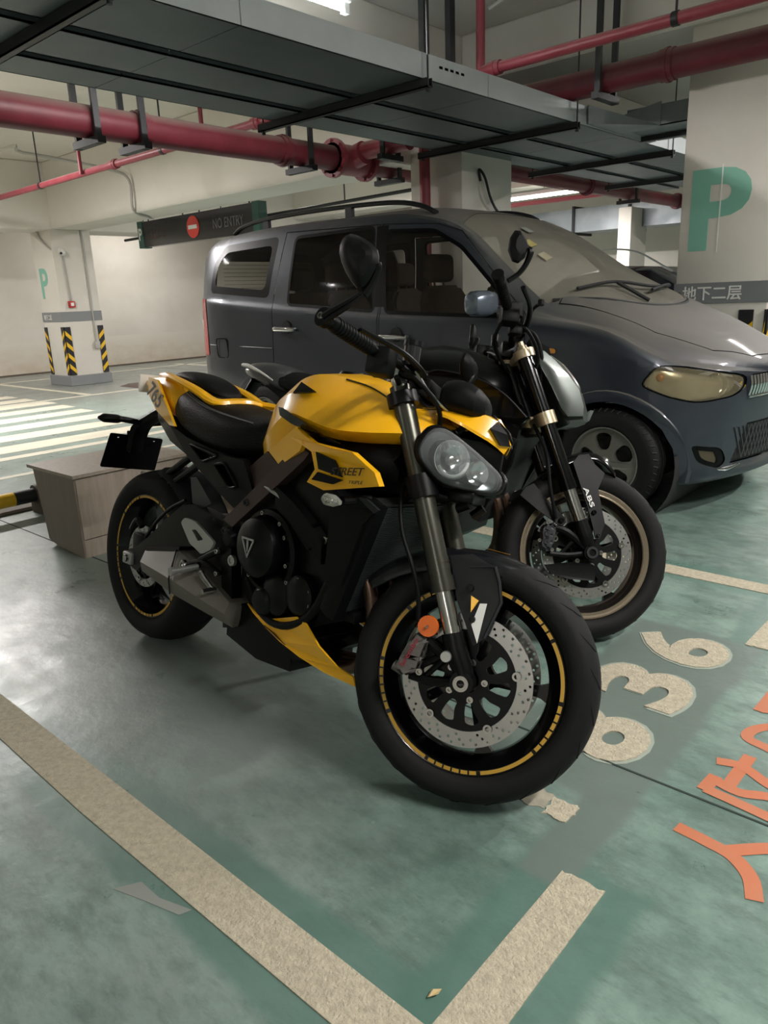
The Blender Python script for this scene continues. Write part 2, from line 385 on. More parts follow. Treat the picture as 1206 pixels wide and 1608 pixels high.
character([[(-.438, 1.852), (-.44, 1.767), (-.442, 1.676)], [(-.498, 1.779), (-.441, 1.794), (-.37, 1.759), (-.318, 1.745)], [(-.483, 1.640), (-.478, 1.714)], [(-.486, 1.698), (-.414, 1.683), (-.356, 1.708), (-.295, 1.705)], [(-.481, 1.648), (-.416, 1.642), (-.335, 1.633), (-.288, 1.627)]], .032)
character([[(-.37, 2.09), (-.442, 2.022), (-.471, 1.975), (-.467, 1.932), (-.413, 1.915), (-.33, 1.885)], [(-.33, 1.885), (-.31, 1.98), (-.37, 2.09)], [(-.485, 2.09), (-.483, 2.169), (-.481, 2.30)], [(-.485, 2.1), (-.40, 2.14), (-.30, 2.12)]], .032)
# zebra crossing in the far aisle
for i in range(9):
    x = -6.45-i*.62
    if i == 0: flat('zebra_stripe', rough_rect(-6.52, .6, -6.38, 4.2, 6, .004), LINE2, .0015)
    flat('zebra_stripe', rough_rect(x-.62, -.4, x-.26, 4.15+.06*min(i, 5), 6, .006), LINE2, .0015)
flat('zebra_stripe', rough_rect(-5.75, -.2, -5.67, 4.6, 6, .004), LINE2, .0015)
flat('aisle_line', rough_rect(-10.3, -2, -10.2, 9, 8, .005), LINE2, .0015)
flat('aisle_line', rough_rect(-13.6, 3.4, -13.5, 13, 8, .005), LINE2, .0015)
flat('aisle_line', rough_rect(-13.6, 5.1, -10.3, 5.2, 8, .005), LINE2, .0015)
flat('aisle_line', rough_rect(-13.9, 8.9, -9.0, 9.0, 8, .005), LINE2, .0015)

# ------------------------------------------------------------------ room shell
ceiling = empty('ceiling', (-4, 4, CEIL), kind='structure')
b = BM(); box(b, (-15.4, -6, CEIL), (7, 14.6, CEIL+.15)); part('slab', b, CONC, ceiling, smooth=0)
NB = [0]
def beam(x0, y0, x1, y1, z): NB[0] += 1; b = BM(); box(b, (x0, y0, z), (x1, y1, CEIL), .012, 1); single('trim_%d' % NB[0], b, CONC, kind='structure', smooth=30)
beam(-11.75, 5.66, -4.87, 6.25, 2.37); beam(-12.42, -6, -11.75, 14.6, 2.36)
beam(-4.86, -6, -4.26, 14.6, 2.93); beam(-4.26, 5.9, 7, 6.6, 2.92)
beam(-11.75, 10.6, -4.86, 11.1, 2.72); beam(-4.26, -1.2, 7, -.6, 2.9); beam(-11.75, -1.6, -4.86, -1.0, 2.5); beam(-4.26, 11.4, 7, 12, 2.25)
def wall(name, lo, hi): b = BM(); box(b, lo, hi); return single(name, b, WALL, kind='structure', smooth=0)
wl = wall('wall_left', (-15.4, -6, 0), (-14.85, 14.6, CEIL)); wf = wall('wall_back', (-14.85, 14.05, 0), (7, 14.6, CEIL))
wall('wall_front', (-14.85, -6.1, 0), (7, -5.9, CEIL)); wall('wall_right', (6.9, -5.9, 0), (7.1, 14.05, CEIL))
def stain_material():
    m = mat('stained_plaster', '#d9d5cc', .85, hex2='#b7a68b', nscale=2.2, namt=.2, stretch=(1, 1.2, 2)); nt = m.node_tree; N = nt.nodes; L = nt.links; b = N['Principled BSDF']
    old = b.inputs['Base Color'].links[0].from_socket; tc = N.new('ShaderNodeTexCoord'); sp = N.new('ShaderNodeSeparateXYZ'); L.new(tc.outputs['Object'], sp.inputs[0])
    mr = N.new('ShaderNodeMapRange'); mr.inputs[1].default_value = .58; mr.inputs[2].default_value = .12; L.new(sp.outputs[2], mr.inputs[0])
    mx = N.new('ShaderNodeMix'); mx.data_type = 'RGBA'; mx.inputs[6].default_value = lin('#d4cfc5'); L.new(old, mx.inputs[7]); L.new(mr.outputs[0], mx.inputs[0]); L.new(mx.outputs[2], b.inputs['Base Color']); return m
STAIN = stain_material()
b = BM(); plate(b, [(-6, .0), (14, .0), (14, .62), (-6, .62)], [], lambda a, c, h: Vector((-14.85+h, a, c)), .004)
part('damp_stain', b, STAIN, wl, smooth=0)
b = BM(); box(b, (-14.85, -5.9, 0), (-14.80, 14, .03)); part('skirting', b, mat('dark_skirting', '#5f564a', .8), wl, smooth=0)

# ------------------------------------------------------------------ columns
def chevrons(bm_b, bm_y, fn, wd, z0, z1, up=1, pitch=.17):
    plate(bm_b, [(0, z0), (wd, z0), (wd, z1), (0, z1)], [], lambda a, c, h: fn(a, c, h), .012)
    z = z0+.02
    while z < z1-.10:
        q = [(0, z), (wd, z+wd*1.0), (wd, z+wd*1.0+.07), (0, z+.07)] if up > 0 else [(0, z+wd), (wd, z), (wd, z+.07), (0, z+wd+.07)]
        q = [(a, min(max(c, z0), z1)) for a, c in q]
        plate(bm_y, q, [], lambda a, c, h: fn(a, c, .012+h), .002); z += pitch
def column(lo, hi, label, top):
    r = empty('column', ((lo[0]+hi[0])/2, (lo[1]+hi[1])/2, 0), label, 'column')
    b = BM(); box(b, (lo[0], lo[1], 0), (hi[0], hi[1], top), .015, 2); part('shaft', b, WALL, r)
    return r
# left column
cl = column((-12.42, 5.62), (-11.75, 6.27), 'white square column with green P and small camera by left wall', 2.38)
b = BM(); box(b, (-12.45, 5.59, 0), (-11.72, 6.30, .16), .006, 1); part('plinth', b, BANDG, cl)
b = BM(); box(b, (-12.428, 5.612, 1.0), (-11.742, 6.278, 1.15), .002, 1); part('grey_band', b, BANDG, cl)
part('band_lettering', text('地下二层', lambda a, c, h: Vector((-12.36+a, 5.612-h, 1.03+c)), .085, .26, t=.002), WHITEP, cl, smooth=0)
part('letter', text('P', lambda a, c, h: Vector((-12.30+a, 5.62-h, 1.36+c)), .46, .26, bold=.02, t=.003), GREENP, cl, smooth=0)
for fn, up in ((lambda a, c, h: Vector((-11.75-a, 5.62-h, c)), 1), (lambda a, c, h: Vector((-11.75+h, 5.62+a, c)), 1),
               (lambda a, c, h: Vector((-12.42+a, 5.62-h, c)), 1), (lambda a, c, h: Vector((-11.75+h, 6.27-a, c)), 1)):
    bb, by = BM(), BM(); chevrons(bb, by, fn, .095, .17, .92, -up)
    g = part('corner_guard', bb, BLACKP, cl, smooth=0); part('chevron', by, YELP, g, smooth=0)
# right column
cr = column((-2.30, 5.96), (-1.63, 6.6), 'tall white column behind the van bonnet with large green P', 2.95)
b = BM(); box(b, (-2.308, 5.952, 1.04), (-1.622, 6.608, 1.19), .002, 1); part('grey_band', b, BANDG, cr)
part('band_lettering', text('地下二层', lambda a, c, h: Vector((-2.24+a, 5.952-h, 1.062+c)), .105, .43, bold=.012, t=.002), WHITEP, cr, smooth=0)
P2 = text('P', lambda a, c, h: Vector((-2.225+a, 5.96-h, 1.42+c)), .56, .42, bold=.03, t=.003); part('letter', P2, GREENP, cr, smooth=0)
b = BM(); box(b, (-2.018, 5.9555, 1.40), (-2.010, 5.957, 2.0)); part('stencil_gap', b, WHITEP, cr, smooth=0)
for fn in (lambda a, c, h: Vector((-1.815+a, 5.96-h, c)), lambda a, c, h: Vector((-1.64+a*.1, 5.955-h, c)), lambda a, c, h: Vector((-1.63+h, 5.96+a, c))):
    bb, by = BM(), BM(); chevrons(bb, by, fn, .10, .12, .99, 1, .2)
    g = part('corner_guard', bb, BLACKP, cr, smooth=0); part('chevron', by, YELP, g, smooth=0)
# column behind the van
cm = column((-4.88, 5.92), (-4.28, 6.75), 'white column behind the van roof beside the red riser', 2.95)
# columns further off
for x, y, lb in ((-5.62, 12.0, 'distant white column seen past the van windscreen'), (-9.6, 12.0, 'distant white column behind the van tailgate')):
    column((x, y), (x+.22, y+.6), lb, 2.4)

# ------------------------------------------------------------------ cable trays
tr = empty('cable_tray', (-3.7, 4, 2.4), 'row of three grey steel cable trays hung side by side under ceiling', 'cable tray')
for x0, x1 in ((-3.54, -3.04), (-4.01, -3.62), (-4.40, -4.09)):
    y = -5.5
    while y < 9:
        b = BM(); box(b, (x0, y, 2.40), (x1, y+1.995, 2.408)); box(b, (x0, y, 2.40), (x0+.012, y+1.995, 2.53)); box(b, (x1-.012, y, 2.40), (x1, y+1.995, 2.53))
        box(b, (x0, y, 2.522), (x1, y+1.995, 2.534)); part('tray_section', b, STEELD, tr, smooth=0)
        if x1 > -3.1: b = BM(); box(b, (x1, y, 2.40), (x1+.004, y+1.995, 2.534)); part('side_flange', b, mat('lit_side_galvanised', '#b4b9ba', .5, .2, hex2='#a2a8aa', nscale=3), tr, smooth=0)  # lighter copy of the steel: light on this side put into the colour
        y += 2.0
for y in (-1.9, -.05, 1.82, 3.83, 5.64, 7.5, 9.3):
    b = BM(); box(b, (-4.54, y-.022, 2.345), (-2.99, y+.022, 2.352)); box(b, (-4.54, y-.022, 2.345), (-2.99, y-.016, 2.395)); box(b, (-4.54, y+.016, 2.345), (-2.99, y+.022, 2.395)); part('support_bar', b, BLACKST, tr, smooth=0)
    for x in (-3.005, -4.5):
        b = BM(); cyl(b, (x, y, 2.33), (x, y, CEIL if x > -4.2 else 2.95), .006, 8); cyl(b, (x, y, 2.325), (x, y, 2.34), .013, 6); part('hanger_rod', b, BLACKST, tr)
b = BM()
for k in range(5): box(b, (-3.041, 3.98+k*.055, 2.475), (-3.036, 4.015+k*.055, 2.49))
part('slot_row', b, BLACKST, tr, smooth=0)
for x0, x1 in ((-3.62, -3.54), (-4.09, -4.01)):
    b = BM(); box(b, (x0+.001, -5.5, 2.43), (x1-.001, 10.4, 2.436)); part('gap_blackout', b, BLACKST, tr, smooth=0)  # black strips added to stop lamp light and keep the tray gaps dark
# branching tray
tb = empty('cable_tray', (-2.8, 6.5, 2.42), 'short grey branch tray with upturned side beside tall P column', 'cable tray')
b = BM(); box(b, (-3.02, 6.55, 2.44), (-2.35, 7.2, 2.448)); box(b, (-3.03, 6.55, 2.44), (-2.35, 6.562, 2.60)); box(b, (-3.03, 7.19, 2.44), (-2.35, 7.2, 2.60)); part('tray_floor', b, STEEL, tb, smooth=0)
b = BM(); poly3(b, [(-3.03, 5.85, 2.41), (-3.03, 6.5, 2.41), (-2.75, 6.55, 2.44), (-2.75, 6.55, 2.62), (-3.03, 6.42, 2.54), (-3.03, 5.85, 2.54)], (.012, -.006, 0)); part('side_plate', b, STEEL, tb, smooth=0)
b = BM(); box(b, (-3.05, 6.86, 2.395), (-2.30, 6.90, 2.435)); part('support_bar', b, BLACKST, tb, smooth=0)
b = BM(); cyl(b, (-2.42, 6.88, 2.40), (-2.42, 6.88, 2.92), .006, 8); part('hanger_rod', b, BLACKST, tb)

# ------------------------------------------------------------------ pipes
def pipe(pts, r, m, label, name='fire_pipe', collars=(), k=1, hang=(), hw=.03, cr=1.22, grp=None):
    a, c = Vector(pts[0]), Vector(pts[-1]); mid = (a+c)/2
    root = empty(name, mid, label, 'pipe', grp); b = BM(); tube(b, pts, r, 18, k); part('pipe_run', b, m, root)
    d = (c-a).normalized()
    for t in collars:
        p = a+d*t; b = BM(); cyl(b, p-d*.05, p+d*.05, r*cr, 18); cyl(b, p-d*.012, p+d*.012, r*cr*1.08, 18); part('coupling', b, m, root)
    for t in hang:
        p = a+d*t; b = BM(); s = d.cross(Vector((0, 0, 1))).normalized()
        if r > .06:
            for sg in (-1, 1):
                q = p+s*sg*(r+.03); e = d*.022; f = s*.012
                loft(b, [[q-e-f+Vector((0, 0, z)), q+e-f+Vector((0, 0, z)), q+e+f+Vector((0, 0, z)), q-e+f+Vector((0, 0, z))] for z in (-r-.05, CEIL-p.z)])
            e = d*.03; lo = p-s*(r+.07)+Vector((0, 0, -r-.05)); hi = p+s*(r+.07)+Vector((0, 0, -r-.05))
            loft(b, [[q-e, q+e, q+e+Vector((0, 0, .045)), q-e+Vector((0, 0, .045))] for q in (lo, hi)])
        else:
            cyl(b, p+Vector((0, 0, r)), Vector((p.x, p.y, CEIL)), .008, 8); cyl(b, p-d*.02, p+d*.02, r*1.15, 14)
        part('hanger', b, BLACKST, root)
    return root
P1 = pipe([(-5.18, -5.5, 2.40), (-5.18, 5.175, 2.40)], .105, REDPIPE, 'thick dark red sprinkler main under ceiling at left', collars=(1.5, 4.5, 7.5, 8.75, 10.1), hang=(3.3, 5.4, 8.35, 8.70, 10.3), cr=1.12)
tee = empty('pipe_tee', (-5.18, 5.4, 2.4), 'red flanged tee at end of thick sprinkler main', 'pipe fitting')
b = BM(); cyl(b, (-5.18, 5.18, 2.40), (-5.18, 5.64, 2.40), .13, 20); part('tee_body', b, REDP2, tee)
b = BM(); cyl(b, (-5.18, 5.4, 2.40), (-4.98, 5.4, 2.44), .10, 18); part('tee_branch', b, REDP2, tee)
for y in (5.2, 5.62):
    b = BM(); cyl(b, (-5.18, y-.02, 2.40), (-5.18, y+.02, 2.40), .165, 20); part('flange', b, REDP2, tee)
    for k in range(8):
        a = k*PI/4; b = BM(); cyl(b, (-5.18+.145*math.cos(a), y-.035, 2.4+.145*math.sin(a)), (-5.18+.145*math.cos(a), y+.035, 2.4+.145*math.sin(a)), .013, 6); part('bolt', b, REDP2, tee)
pipe([(-5.18, 5.66, 2.40), (-5.18, 6.62, 2.38)], .105, REDPIPE, 'short dark red flanged pipe stub beside the column behind van', collars=(.92,), hang=(.3,), cr=1.5)
pipe([(-4.975, 5.4, 2.45), (-4.46, 5.41, 2.46)], .075, REDP2, 'short bright red branch pipe leaving the tee towards cable trays', hang=(.3,))
pipe([(-14.2, 4.42, 2.585), (-4.0, 4.35, 2.585)], .034, REDP2, 'thin pale red sprinkler pipe crossing below the left ceiling', collars=(3.6, 6.7, 9.0), hang=(5.0, 7.6), cr=1.35)
for x, lb in ((-8.1, 'thin red drop pipe rising from sprinkler pipe, left of two'), (-5.9, 'thin red drop pipe rising from sprinkler pipe, right of two')):
    pipe([(x, 4.32, 2.56), (x, 4.32, 3.29)], .02, REDP2, lb)
pipe([(-4.0, 5.68, 2.645), (6.8, 5.63, 2.645)], .096, REDPIPE, 'thick dark red pipe crossing in front of the tall P column', collars=(1.66,), hang=(1.2,), cr=1.08)
pipe([(-3.42, 4.97, 2.70), (6.8, 4.93, 2.70)], .036, REDP2, 'thin pale red pipe above the thick one near tall P column', collars=(.12,), hang=(1.4,), cr=1.3)
pipe([(-3.42, 4.97, 2.66), (-3.42, 4.97, 3.29)], .032, REDP2, 'upright red pipe standing above the cable trays')
pipe([(-4.61, 5.80, 0.0), (-4.61, 5.80, 2.95)], .05, REDP2, 'red riser pipe in front of the column behind van', collars=(1.7,), cr=1.2)
pipe([(-4.68, 6.9, 2.40), (-4.70, 12.3, 2.40)], .085, REDPIPE, 'long dark red pipe receding behind the van roof', collars=(2.2, 5.1), hang=(3.4,), cr=1.25)
pipe([(-9.0, 9.9, 2.38), (-4.7, 9.9, 2.38)], .03, mat('pink_red_paint', '#c8606a', .45), 'thin pinkish pipe below the bright far tube lamp')
# open pipe bundle steel posts above tray
for y, lb in ((4.55, 'black steel post hanging above cable trays, nearer of two'), (4.85, 'black steel post hanging above cable trays, further of two')):
    b = BM(); box(b, (-3.62, y-.03, 2.545), (-3.575, y+.03, 3.29)); box(b, (-3.68, y-.03, 3.22), (-3.52, y+.03, 3.27)); single('steel_post', b, BLACKST, lb, 'bracket')
b = BM(); tube(b, [(-3.3, 4.9, 3.05), (-2.9, 4.95, 3.16), (-2.2, 5.1, 3.20), (1, 5.4, 3.22)], .014, 8); single('conduit', b, CONDUIT, 'grey conduit running under ceiling above the thin red pipe', 'conduit')
b = BM(); tube(b, [(-14.8, 3.9, 2.98), (-9.6, 4.1, 2.98), (-9.35, 4.3, 2.95), (-9.3, 5.3, 2.86), (-9.3, 5.6, 2.75), (-9.32, 5.62, 2.40), (-9.6, 6.0, 2.36), (-10.2, 6.46, 2.415)], .018, 8); single('conduit', b, CONDUIT, 'bent grey conduit running down the beam to lit sign', 'conduit')
b = BM(); tube(b, [(-4.22, 6.75, 1.85), (-4.245, 6.5, 1.90), (-4.22, 6.30, 2.02), (-4.22, 6.20, 2.2), (-4.25, 6.15, 2.27), (-4.27, 6.2, 2.18)], .012, 8); single('loose_cable', b, BLACKP, 'loose black cable loop on the column behind van', 'cable')
b = BM(); tube(b, [(-11.6, 6.78, 2.22), (-4.95, 6.78, 2.30)], .02, 8, 1)
for x in (-11, -9, -6.6): cyl(b, (x, 6.78, 2.24+(x+11.6)*.012), (x, 6.78, CEIL), .008, 8)
single('conduit', b, BLACKST, 'straight dark conduit behind the lit no entry sign', 'conduit')

# ------------------------------------------------------------------ ventilation duct
du = empty('ventilation_duct', (-5.5, 12.6, 2.1), 'grey sheet metal ventilation duct behind van, right of tube lamp', 'duct')
for i in range(4):
    x = -7.6+i*1.0; b = BM(); box(b, (x, 12.4, 2.12), (x+.985, 13.0, 2.50)); part('duct_section', b, STEEL, du, smooth=0)
    b = BM(); box(b, (x+.97, 12.36, 2.08), (x+1.01, 13.04, 2.54)); part('flange', b, BLACKST, du, smooth=0)
b = BM(); box(b, (-3.6, 12.38, 2.14), (-2.6, 12.99, 2.48)); part('grille_box', b, STEELD, du, smooth=0)
b = BM()
for i in range(12): box(b, (-3.5+i*.07, 12.36, 2.17), (-3.465+i*.07, 12.39, 2.45))
part('grille', b, WHITEMETAL, du, kind='stuff', smooth=0)

# ------------------------------------------------------------------ lamps
names = {0: 'white tube lamp above the cable trays, top centre', 1: 'tube lamp under the ceiling above zebra crossing, left edge', 3: 'bright tube lamp beyond the van roof'}
for i, (x, y, z, ln, d, wt) in enumerate(LAMPS):
    r = empty('tube_lamp', (x, y, z), names.get(i, ['tube lamp hidden behind ceiling beam', 'tube lamp outside the picture'][i > 3]), 'lamp', None if i in names else 'unseen tube lamps')
    if i not in names: r['label'] = 'white fluorescent tube lamp under ceiling, out of sight'
    h = ln/2; ex = (h, .04) if d == 'x' else (.04, h)
    b = BM(); box(b, (x-ex[0], y-ex[1], z), (x+ex[0], y+ex[1], z+.05), .006, 1); part('housing', b, WHITEMETAL, r)
    a = Vector((h-.03, 0, 0)) if d == 'x' else Vector((0, h-.03, 0)); b = BM(); cyl(b, Vector((x, y, z-.03))-a, Vector((x, y, z-.03))+a, .015, 12); part('tube', b, TUBEM, r)
    for sg in (-1, 1):
        b = BM(); p = Vector((x, y, z))+a*sg*1.01; box(b, p-Vector((.02, .02, .055)), p+Vector((.02, .02, .0))); part('end_cap', b, WHITEMETAL, r)
    b = BM(); cyl(b, (x, y, z+.05), (x, y, CEIL), .008, 8); part('rod', b, WHITEMETAL, r)
    ld = bpy.data.lights.new('tube_light', 'AREA'); ld.shape = 'RECTANGLE'; ld.size = ln; ld.size_y = .06; ld.energy = wt; ld.color = (1, .958, .942)
    lo = bpy.data.objects.new('tube_light', ld); COL.objects.link(lo); lo.parent = r; lo.location = (0, 0, -.055)
    if d == 'y': lo.rotation_euler = (0, 0, PI/2)

# ------------------------------------------------------------------ signs and small fittings
sg = empty('light_box_sign', (-9.2, 6.55, 2.05), 'long black light box sign with no entry disc hung under beam', 'sign')
b = BM(); box(b, (-10.58, 6.50, 2.04), (-7.98, 6.62, 2.40), .005, 1); part('face_box', b, mat('dark_sign_face', '#141416', .18), sg)
for x0, x1 in ((-10.72, -10.58), (-7.98, -7.84)):
    b = BM(); box(b, (x0, 6.49, 2.03), (x1, 6.63, 2.41), .005, 1); part('end_panel', b, mat('dark_green_panel', '#1f4d42', .4), sg)
part('end_letter', text('P', lambda a, c, h: Vector((-10.69+a, 6.49-h, 2.14+c)), .17, .085, bold=.02, t=.003), WHITEP, sg, smooth=0)
b = BM(); cyl(b, (-9.29, 6.50, 2.22), (-9.29, 6.49, 2.22), .145, 32); part('disc', b, mat('red_sign_disc', '#c83a30', .4), sg)
b = BM(); box(b, (-9.39, 6.482, 2.195), (-9.19, 6.49, 2.245)); part('bar', b, WHITEP, sg, smooth=0)
part('lettering', text('NO ENTRY', lambda a, c, h: Vector((-8.83+a, 6.50-h, 2.155+c)), .125, .66, t=.003), mat('dim_lettering', '#5e5c60', .4), sg, smooth=0)
part('lettering', text('出口', lambda a, c, h: Vector((-10.42+a, 6.50-h, 2.14+c)), .14, .42, t=.002), mat('dim_red_lettering', '#3c1317', .4), sg, smooth=0)
for x in (-10.5, -9.6, -9.2, -8.1):
    b = BM(); cyl(b, (x, 6.56, 2.40), (x, 6.56, CEIL), .01, 8); part('hanger_rod', b, BLACKST, sg)
cc = empty('cctv_camera', (-11.6, 5.9, 2.04), 'small white dome camera on the left column', 'camera')
b = BM(); box(b, (-11.75, 5.70, 2.02), (-11.70, 5.78, 2.09), .005); part('mount', b, WHITEMETAL, cc)
b = BM(); bmesh.ops.create_uvsphere(b, u_segments=16, v_segments=10, radius=.05, matrix=Matrix.Translation((-11.67, 5.74, 2.03))); part('dome', b, WHITEMETAL, cc)
b = BM(); cyl(b, (-11.65, 5.71, 2.02), (-11.625, 5.69, 2.01), .018, 12); part('lens', b, BLACKP, cc)
fa = empty('alarm_button', (-11.73, 5.79, 1.22), 'small red fire alarm box on the left column', 'alarm')
b = BM(); box(b, (-11.75, 5.74, 1.21), (-11.70, 5.84, 1.31), .006); part('body', b, mat('alarm_red', '#b02f2c', .4), fa)
b = BM(); box(b, (-11.70, 5.765, 1.235), (-11.695, 5.815, 1.285)); part('push_plate', b, WHITEP, fa, smooth=0)
b = BM(); tube(b, [(-11.735, 5.79, 1.31), (-11.735, 5.76, 2.02)], .012, 8, 1); single('conduit', b, CONDUIT, 'thin grey conduit joining alarm box and camera on left column', 'conduit')
b = BM(); tube(b, [(-11.735, 6.12, .66), (-11.735, 6.12, 2.36)], .012, 8, 1); single('conduit', b, CONDUIT, 'thin grey conduit down to a socket on left column', 'conduit')
b = BM(); box(b, (-11.75, 6.08, .56), (-11.70, 6.16, .67), .005); single('socket_box', b, CONDUIT, 'small grey socket box low on the left column', 'socket')
b = BM(); tube(b, [(-12.6, 5.0, 2.7), (-12.3, 5.3, 2.68), (-12.15, 5.55, 2.55), (-12.1, 5.6, 2.3), (-11.9, 5.6, 2.15), (-11.76, 5.6, 2.08)], .015, 8); single('conduit', b, CONDUIT, 'curved grey conduit above the camera on left column', 'conduit')
b = BM(); loft(b, [[Vector((x, 5.95, 0)), Vector((x, 6.5, 0)), Vector((x, 6.45, z)), Vector((x, 6.0, z))] for x, z in ((-10.9, .01), (-10.7, .05), (-10.2, .05), (-10.0, .01))]); single('speed_hump', b, mat('brown_rubber', '#5d5149', .8), 'flat brown rubber ramp on the floor behind bike tail', 'ramp')

# ------------------------------------------------------------------ wheel stops and cabinet
def wheel_stop(y0, y1, label, start):
    r = empty('wheel_stop', (-4.5, (y0+y1)/2, 0), label, 'wheel stop', 'yellow and black tubular wheel stops')
    n = max(2, round((y1-y0)/.17)); st = (y1-y0)/n
    for i in range(n):
        b = BM(); cyl(b, (-4.5, y0+i*st, .115), (-4.5, y0+(i+1)*st-.001, .115), .042, 16); part('bar_section', b, (YELP, BLACKP)[(i+start) % 2], r)
    for y in (y0+.02, y1-.02):
        b = BM(); lathe(b, [(.0, -.03), (.06, -.03), (.06, .03), (0, .03)], (-4.5, y, .115), (0, 1, 0), 16); box(b, (-4.57, y-.03, 0), (-4.43, y+.03, .1), .005); part('end_bracket', b, mat('rusty_bracket', '#5a5048', .7), r)
    return r
wheel_stop(.66, 1.86, 'yellow and black wheel stop bar ending left of the cabinet', 1)
wheel_stop(2.12, 2.80, 'yellow and black wheel stop bar behind the yellow bike tail', 0)
b = BM(); box(b, (-4.72, -3, 0), (-4.60, 1.95, .022), .006, 1); single('floor_strip', b, mat('grey_strip', '#7c756b', .8), 'low grey kerb strip on the floor behind wheel stop', 'kerb')
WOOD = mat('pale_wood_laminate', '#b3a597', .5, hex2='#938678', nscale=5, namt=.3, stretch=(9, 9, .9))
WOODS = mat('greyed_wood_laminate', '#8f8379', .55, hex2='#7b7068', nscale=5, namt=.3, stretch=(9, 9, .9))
cb = empty('cabinet', (-3.62, 1.9, 0), 'pale wood laminate cabinet on the floor behind yellow bike', 'cabinet')
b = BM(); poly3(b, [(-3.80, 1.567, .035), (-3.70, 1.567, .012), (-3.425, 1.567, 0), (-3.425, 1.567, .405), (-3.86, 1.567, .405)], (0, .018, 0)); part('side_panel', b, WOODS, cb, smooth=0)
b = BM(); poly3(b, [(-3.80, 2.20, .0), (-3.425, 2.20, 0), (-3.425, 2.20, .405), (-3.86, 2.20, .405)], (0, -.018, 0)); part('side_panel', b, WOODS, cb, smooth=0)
b = BM(); poly3(b, [(-3.90, 1.555, .407), (-3.40, 1.555, .407), (-3.40, 2.21, .407), (-3.90, 2.21, .407)], (0, 0, .016)); part('top_panel', b, WOOD, cb, smooth=0)
b = BM(); box(b, (-3.438, 1.575, .095), (-3.420, 2.19, .402), .001, 1); part('door', b, WOOD, cb, smooth=0)
b = BM(); box(b, (-3.436, 1.575, .0), (-3.424, 2.19, .09), .001, 1); part('plinth_board', b, WOOD, cb, smooth=0)
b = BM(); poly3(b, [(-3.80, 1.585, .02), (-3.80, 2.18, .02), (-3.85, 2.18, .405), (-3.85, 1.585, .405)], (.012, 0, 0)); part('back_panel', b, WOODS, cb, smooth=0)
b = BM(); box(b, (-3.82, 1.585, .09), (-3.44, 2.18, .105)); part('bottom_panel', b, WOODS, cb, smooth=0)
b = BM(); poly3(b, [(-.650, .775, .004), (-.640, .79, .005), (-.642, .803, .004), (-.651, .79, .008)], (.003, 0, .002)); single('dry_leaf', b, mat('dry_leaf', '#c2ad7d', .7), 'small dry tan leaf in the corner of the painted bay lines', 'leaf')

# ================================================================== the van
VYC = 4.53
def interp(tab, x):
    """smooth monotone interpolation through (x, value) pairs"""
    n = len(tab)
    if x <= tab[0][0]: return tab[0][1]
    if x >= tab[-1][0]: return tab[-1][1]
    for i in range(n-1):
        if tab[i][0] <= x <= tab[i+1][0]: break
    def slope(k):
        if k <= 0 or k >= n-1:
            a, c = (0, 1) if k <= 0 else (n-2, n-1); return (tab[c][1]-tab[a][1])/(tab[c][0]-tab[a][0])
        d0 = (tab[k][1]-tab[k-1][1])/(tab[k][0]-tab[k-1][0]); d1 = (tab[k+1][1]-tab[k][1])/(tab[k+1][0]-tab[k][0])
        return 0 if d0*d1 <= 0 else 2*d0*d1/(d0+d1)
    h = tab[i+1][0]-tab[i][0]; t = (x-tab[i][0])/h; m0, m1 = slope(i)*h, slope(i+1)*h
    return tab[i][1]*(2*t**3-3*t*t+1)+m0*(t**3-2*t*t+t)+tab[i+1][1]*(-2*t**3+3*t*t)+m1*(t**3-t*t)
def fx(t): return [((-1.75+(x+1.75)*.74 if x > -1.75 else x), v) for x, v in t]
vW = [(-5.40, .74), (-5.36, .785), (-5.25, .83), (-5.0, .86), (-1.9, .86), (-1.7, .855), (-1.55, .83), (-1.42, .77), (-1.32, .68), (-1.24, .55), (-1.19, .40), (-1.155, .24), (-1.137, .10), (-1.13, .03)]
vZS = fx([(-5.4, .34), (-5.1, .26), (-4, .20), (-2, .18), (-1.4, .16), (-.91, .20)])
vZB = fx([(-5.4, 1.25), (-4.4, 1.17), (-3.3, 1.09), (-2.25, 1.035), (-2.0, 1.01), (-1.75, .955), (-1.5, .86), (-1.3, .79), (-1.1, .755), (-.95, .72), (-.91, .69)])
vZR = fx([(-5.4, 1.54), (-5.3, 1.60), (-5.1, 1.655), (-4.5, 1.685), (-3.3, 1.665), (-2.95, 1.61), (-2.75, 1.53), (-2.45, 1.27), (-2.2, 1.075), (-2.0, 1.025), (-1.75, .975), (-1.5, .885), (-1.3, .815), (-1.1, .775), (-.95, .735), (-.91, .70)])
vWR = [(-5.4, .66), (-5.2, .70), (-4.5, .715), (-3.2, .70), (-2.85, .695), (-2.2, .775), (-1.8, .785), (-1.6, .765), (-1.45, .70), (-1.33, .59), (-1.25, .47), (-1.19, .32), (-1.155, .18), (-1.13, .02)]
vZT = fx([(-5.4, 1.60), (-5.3, 1.67), (-4.9, 1.735), (-4, 1.75), (-3.3, 1.745), (-2.95, 1.69), (-2.7, 1.60), (-2.2, 1.32), (-1.9, 1.155), (-1.74, 1.07), (-1.6, 1.03), (-1.4, .965), (-1.2, .895), (-1.05, .825), (-.95, .765), (-.912, .705)])
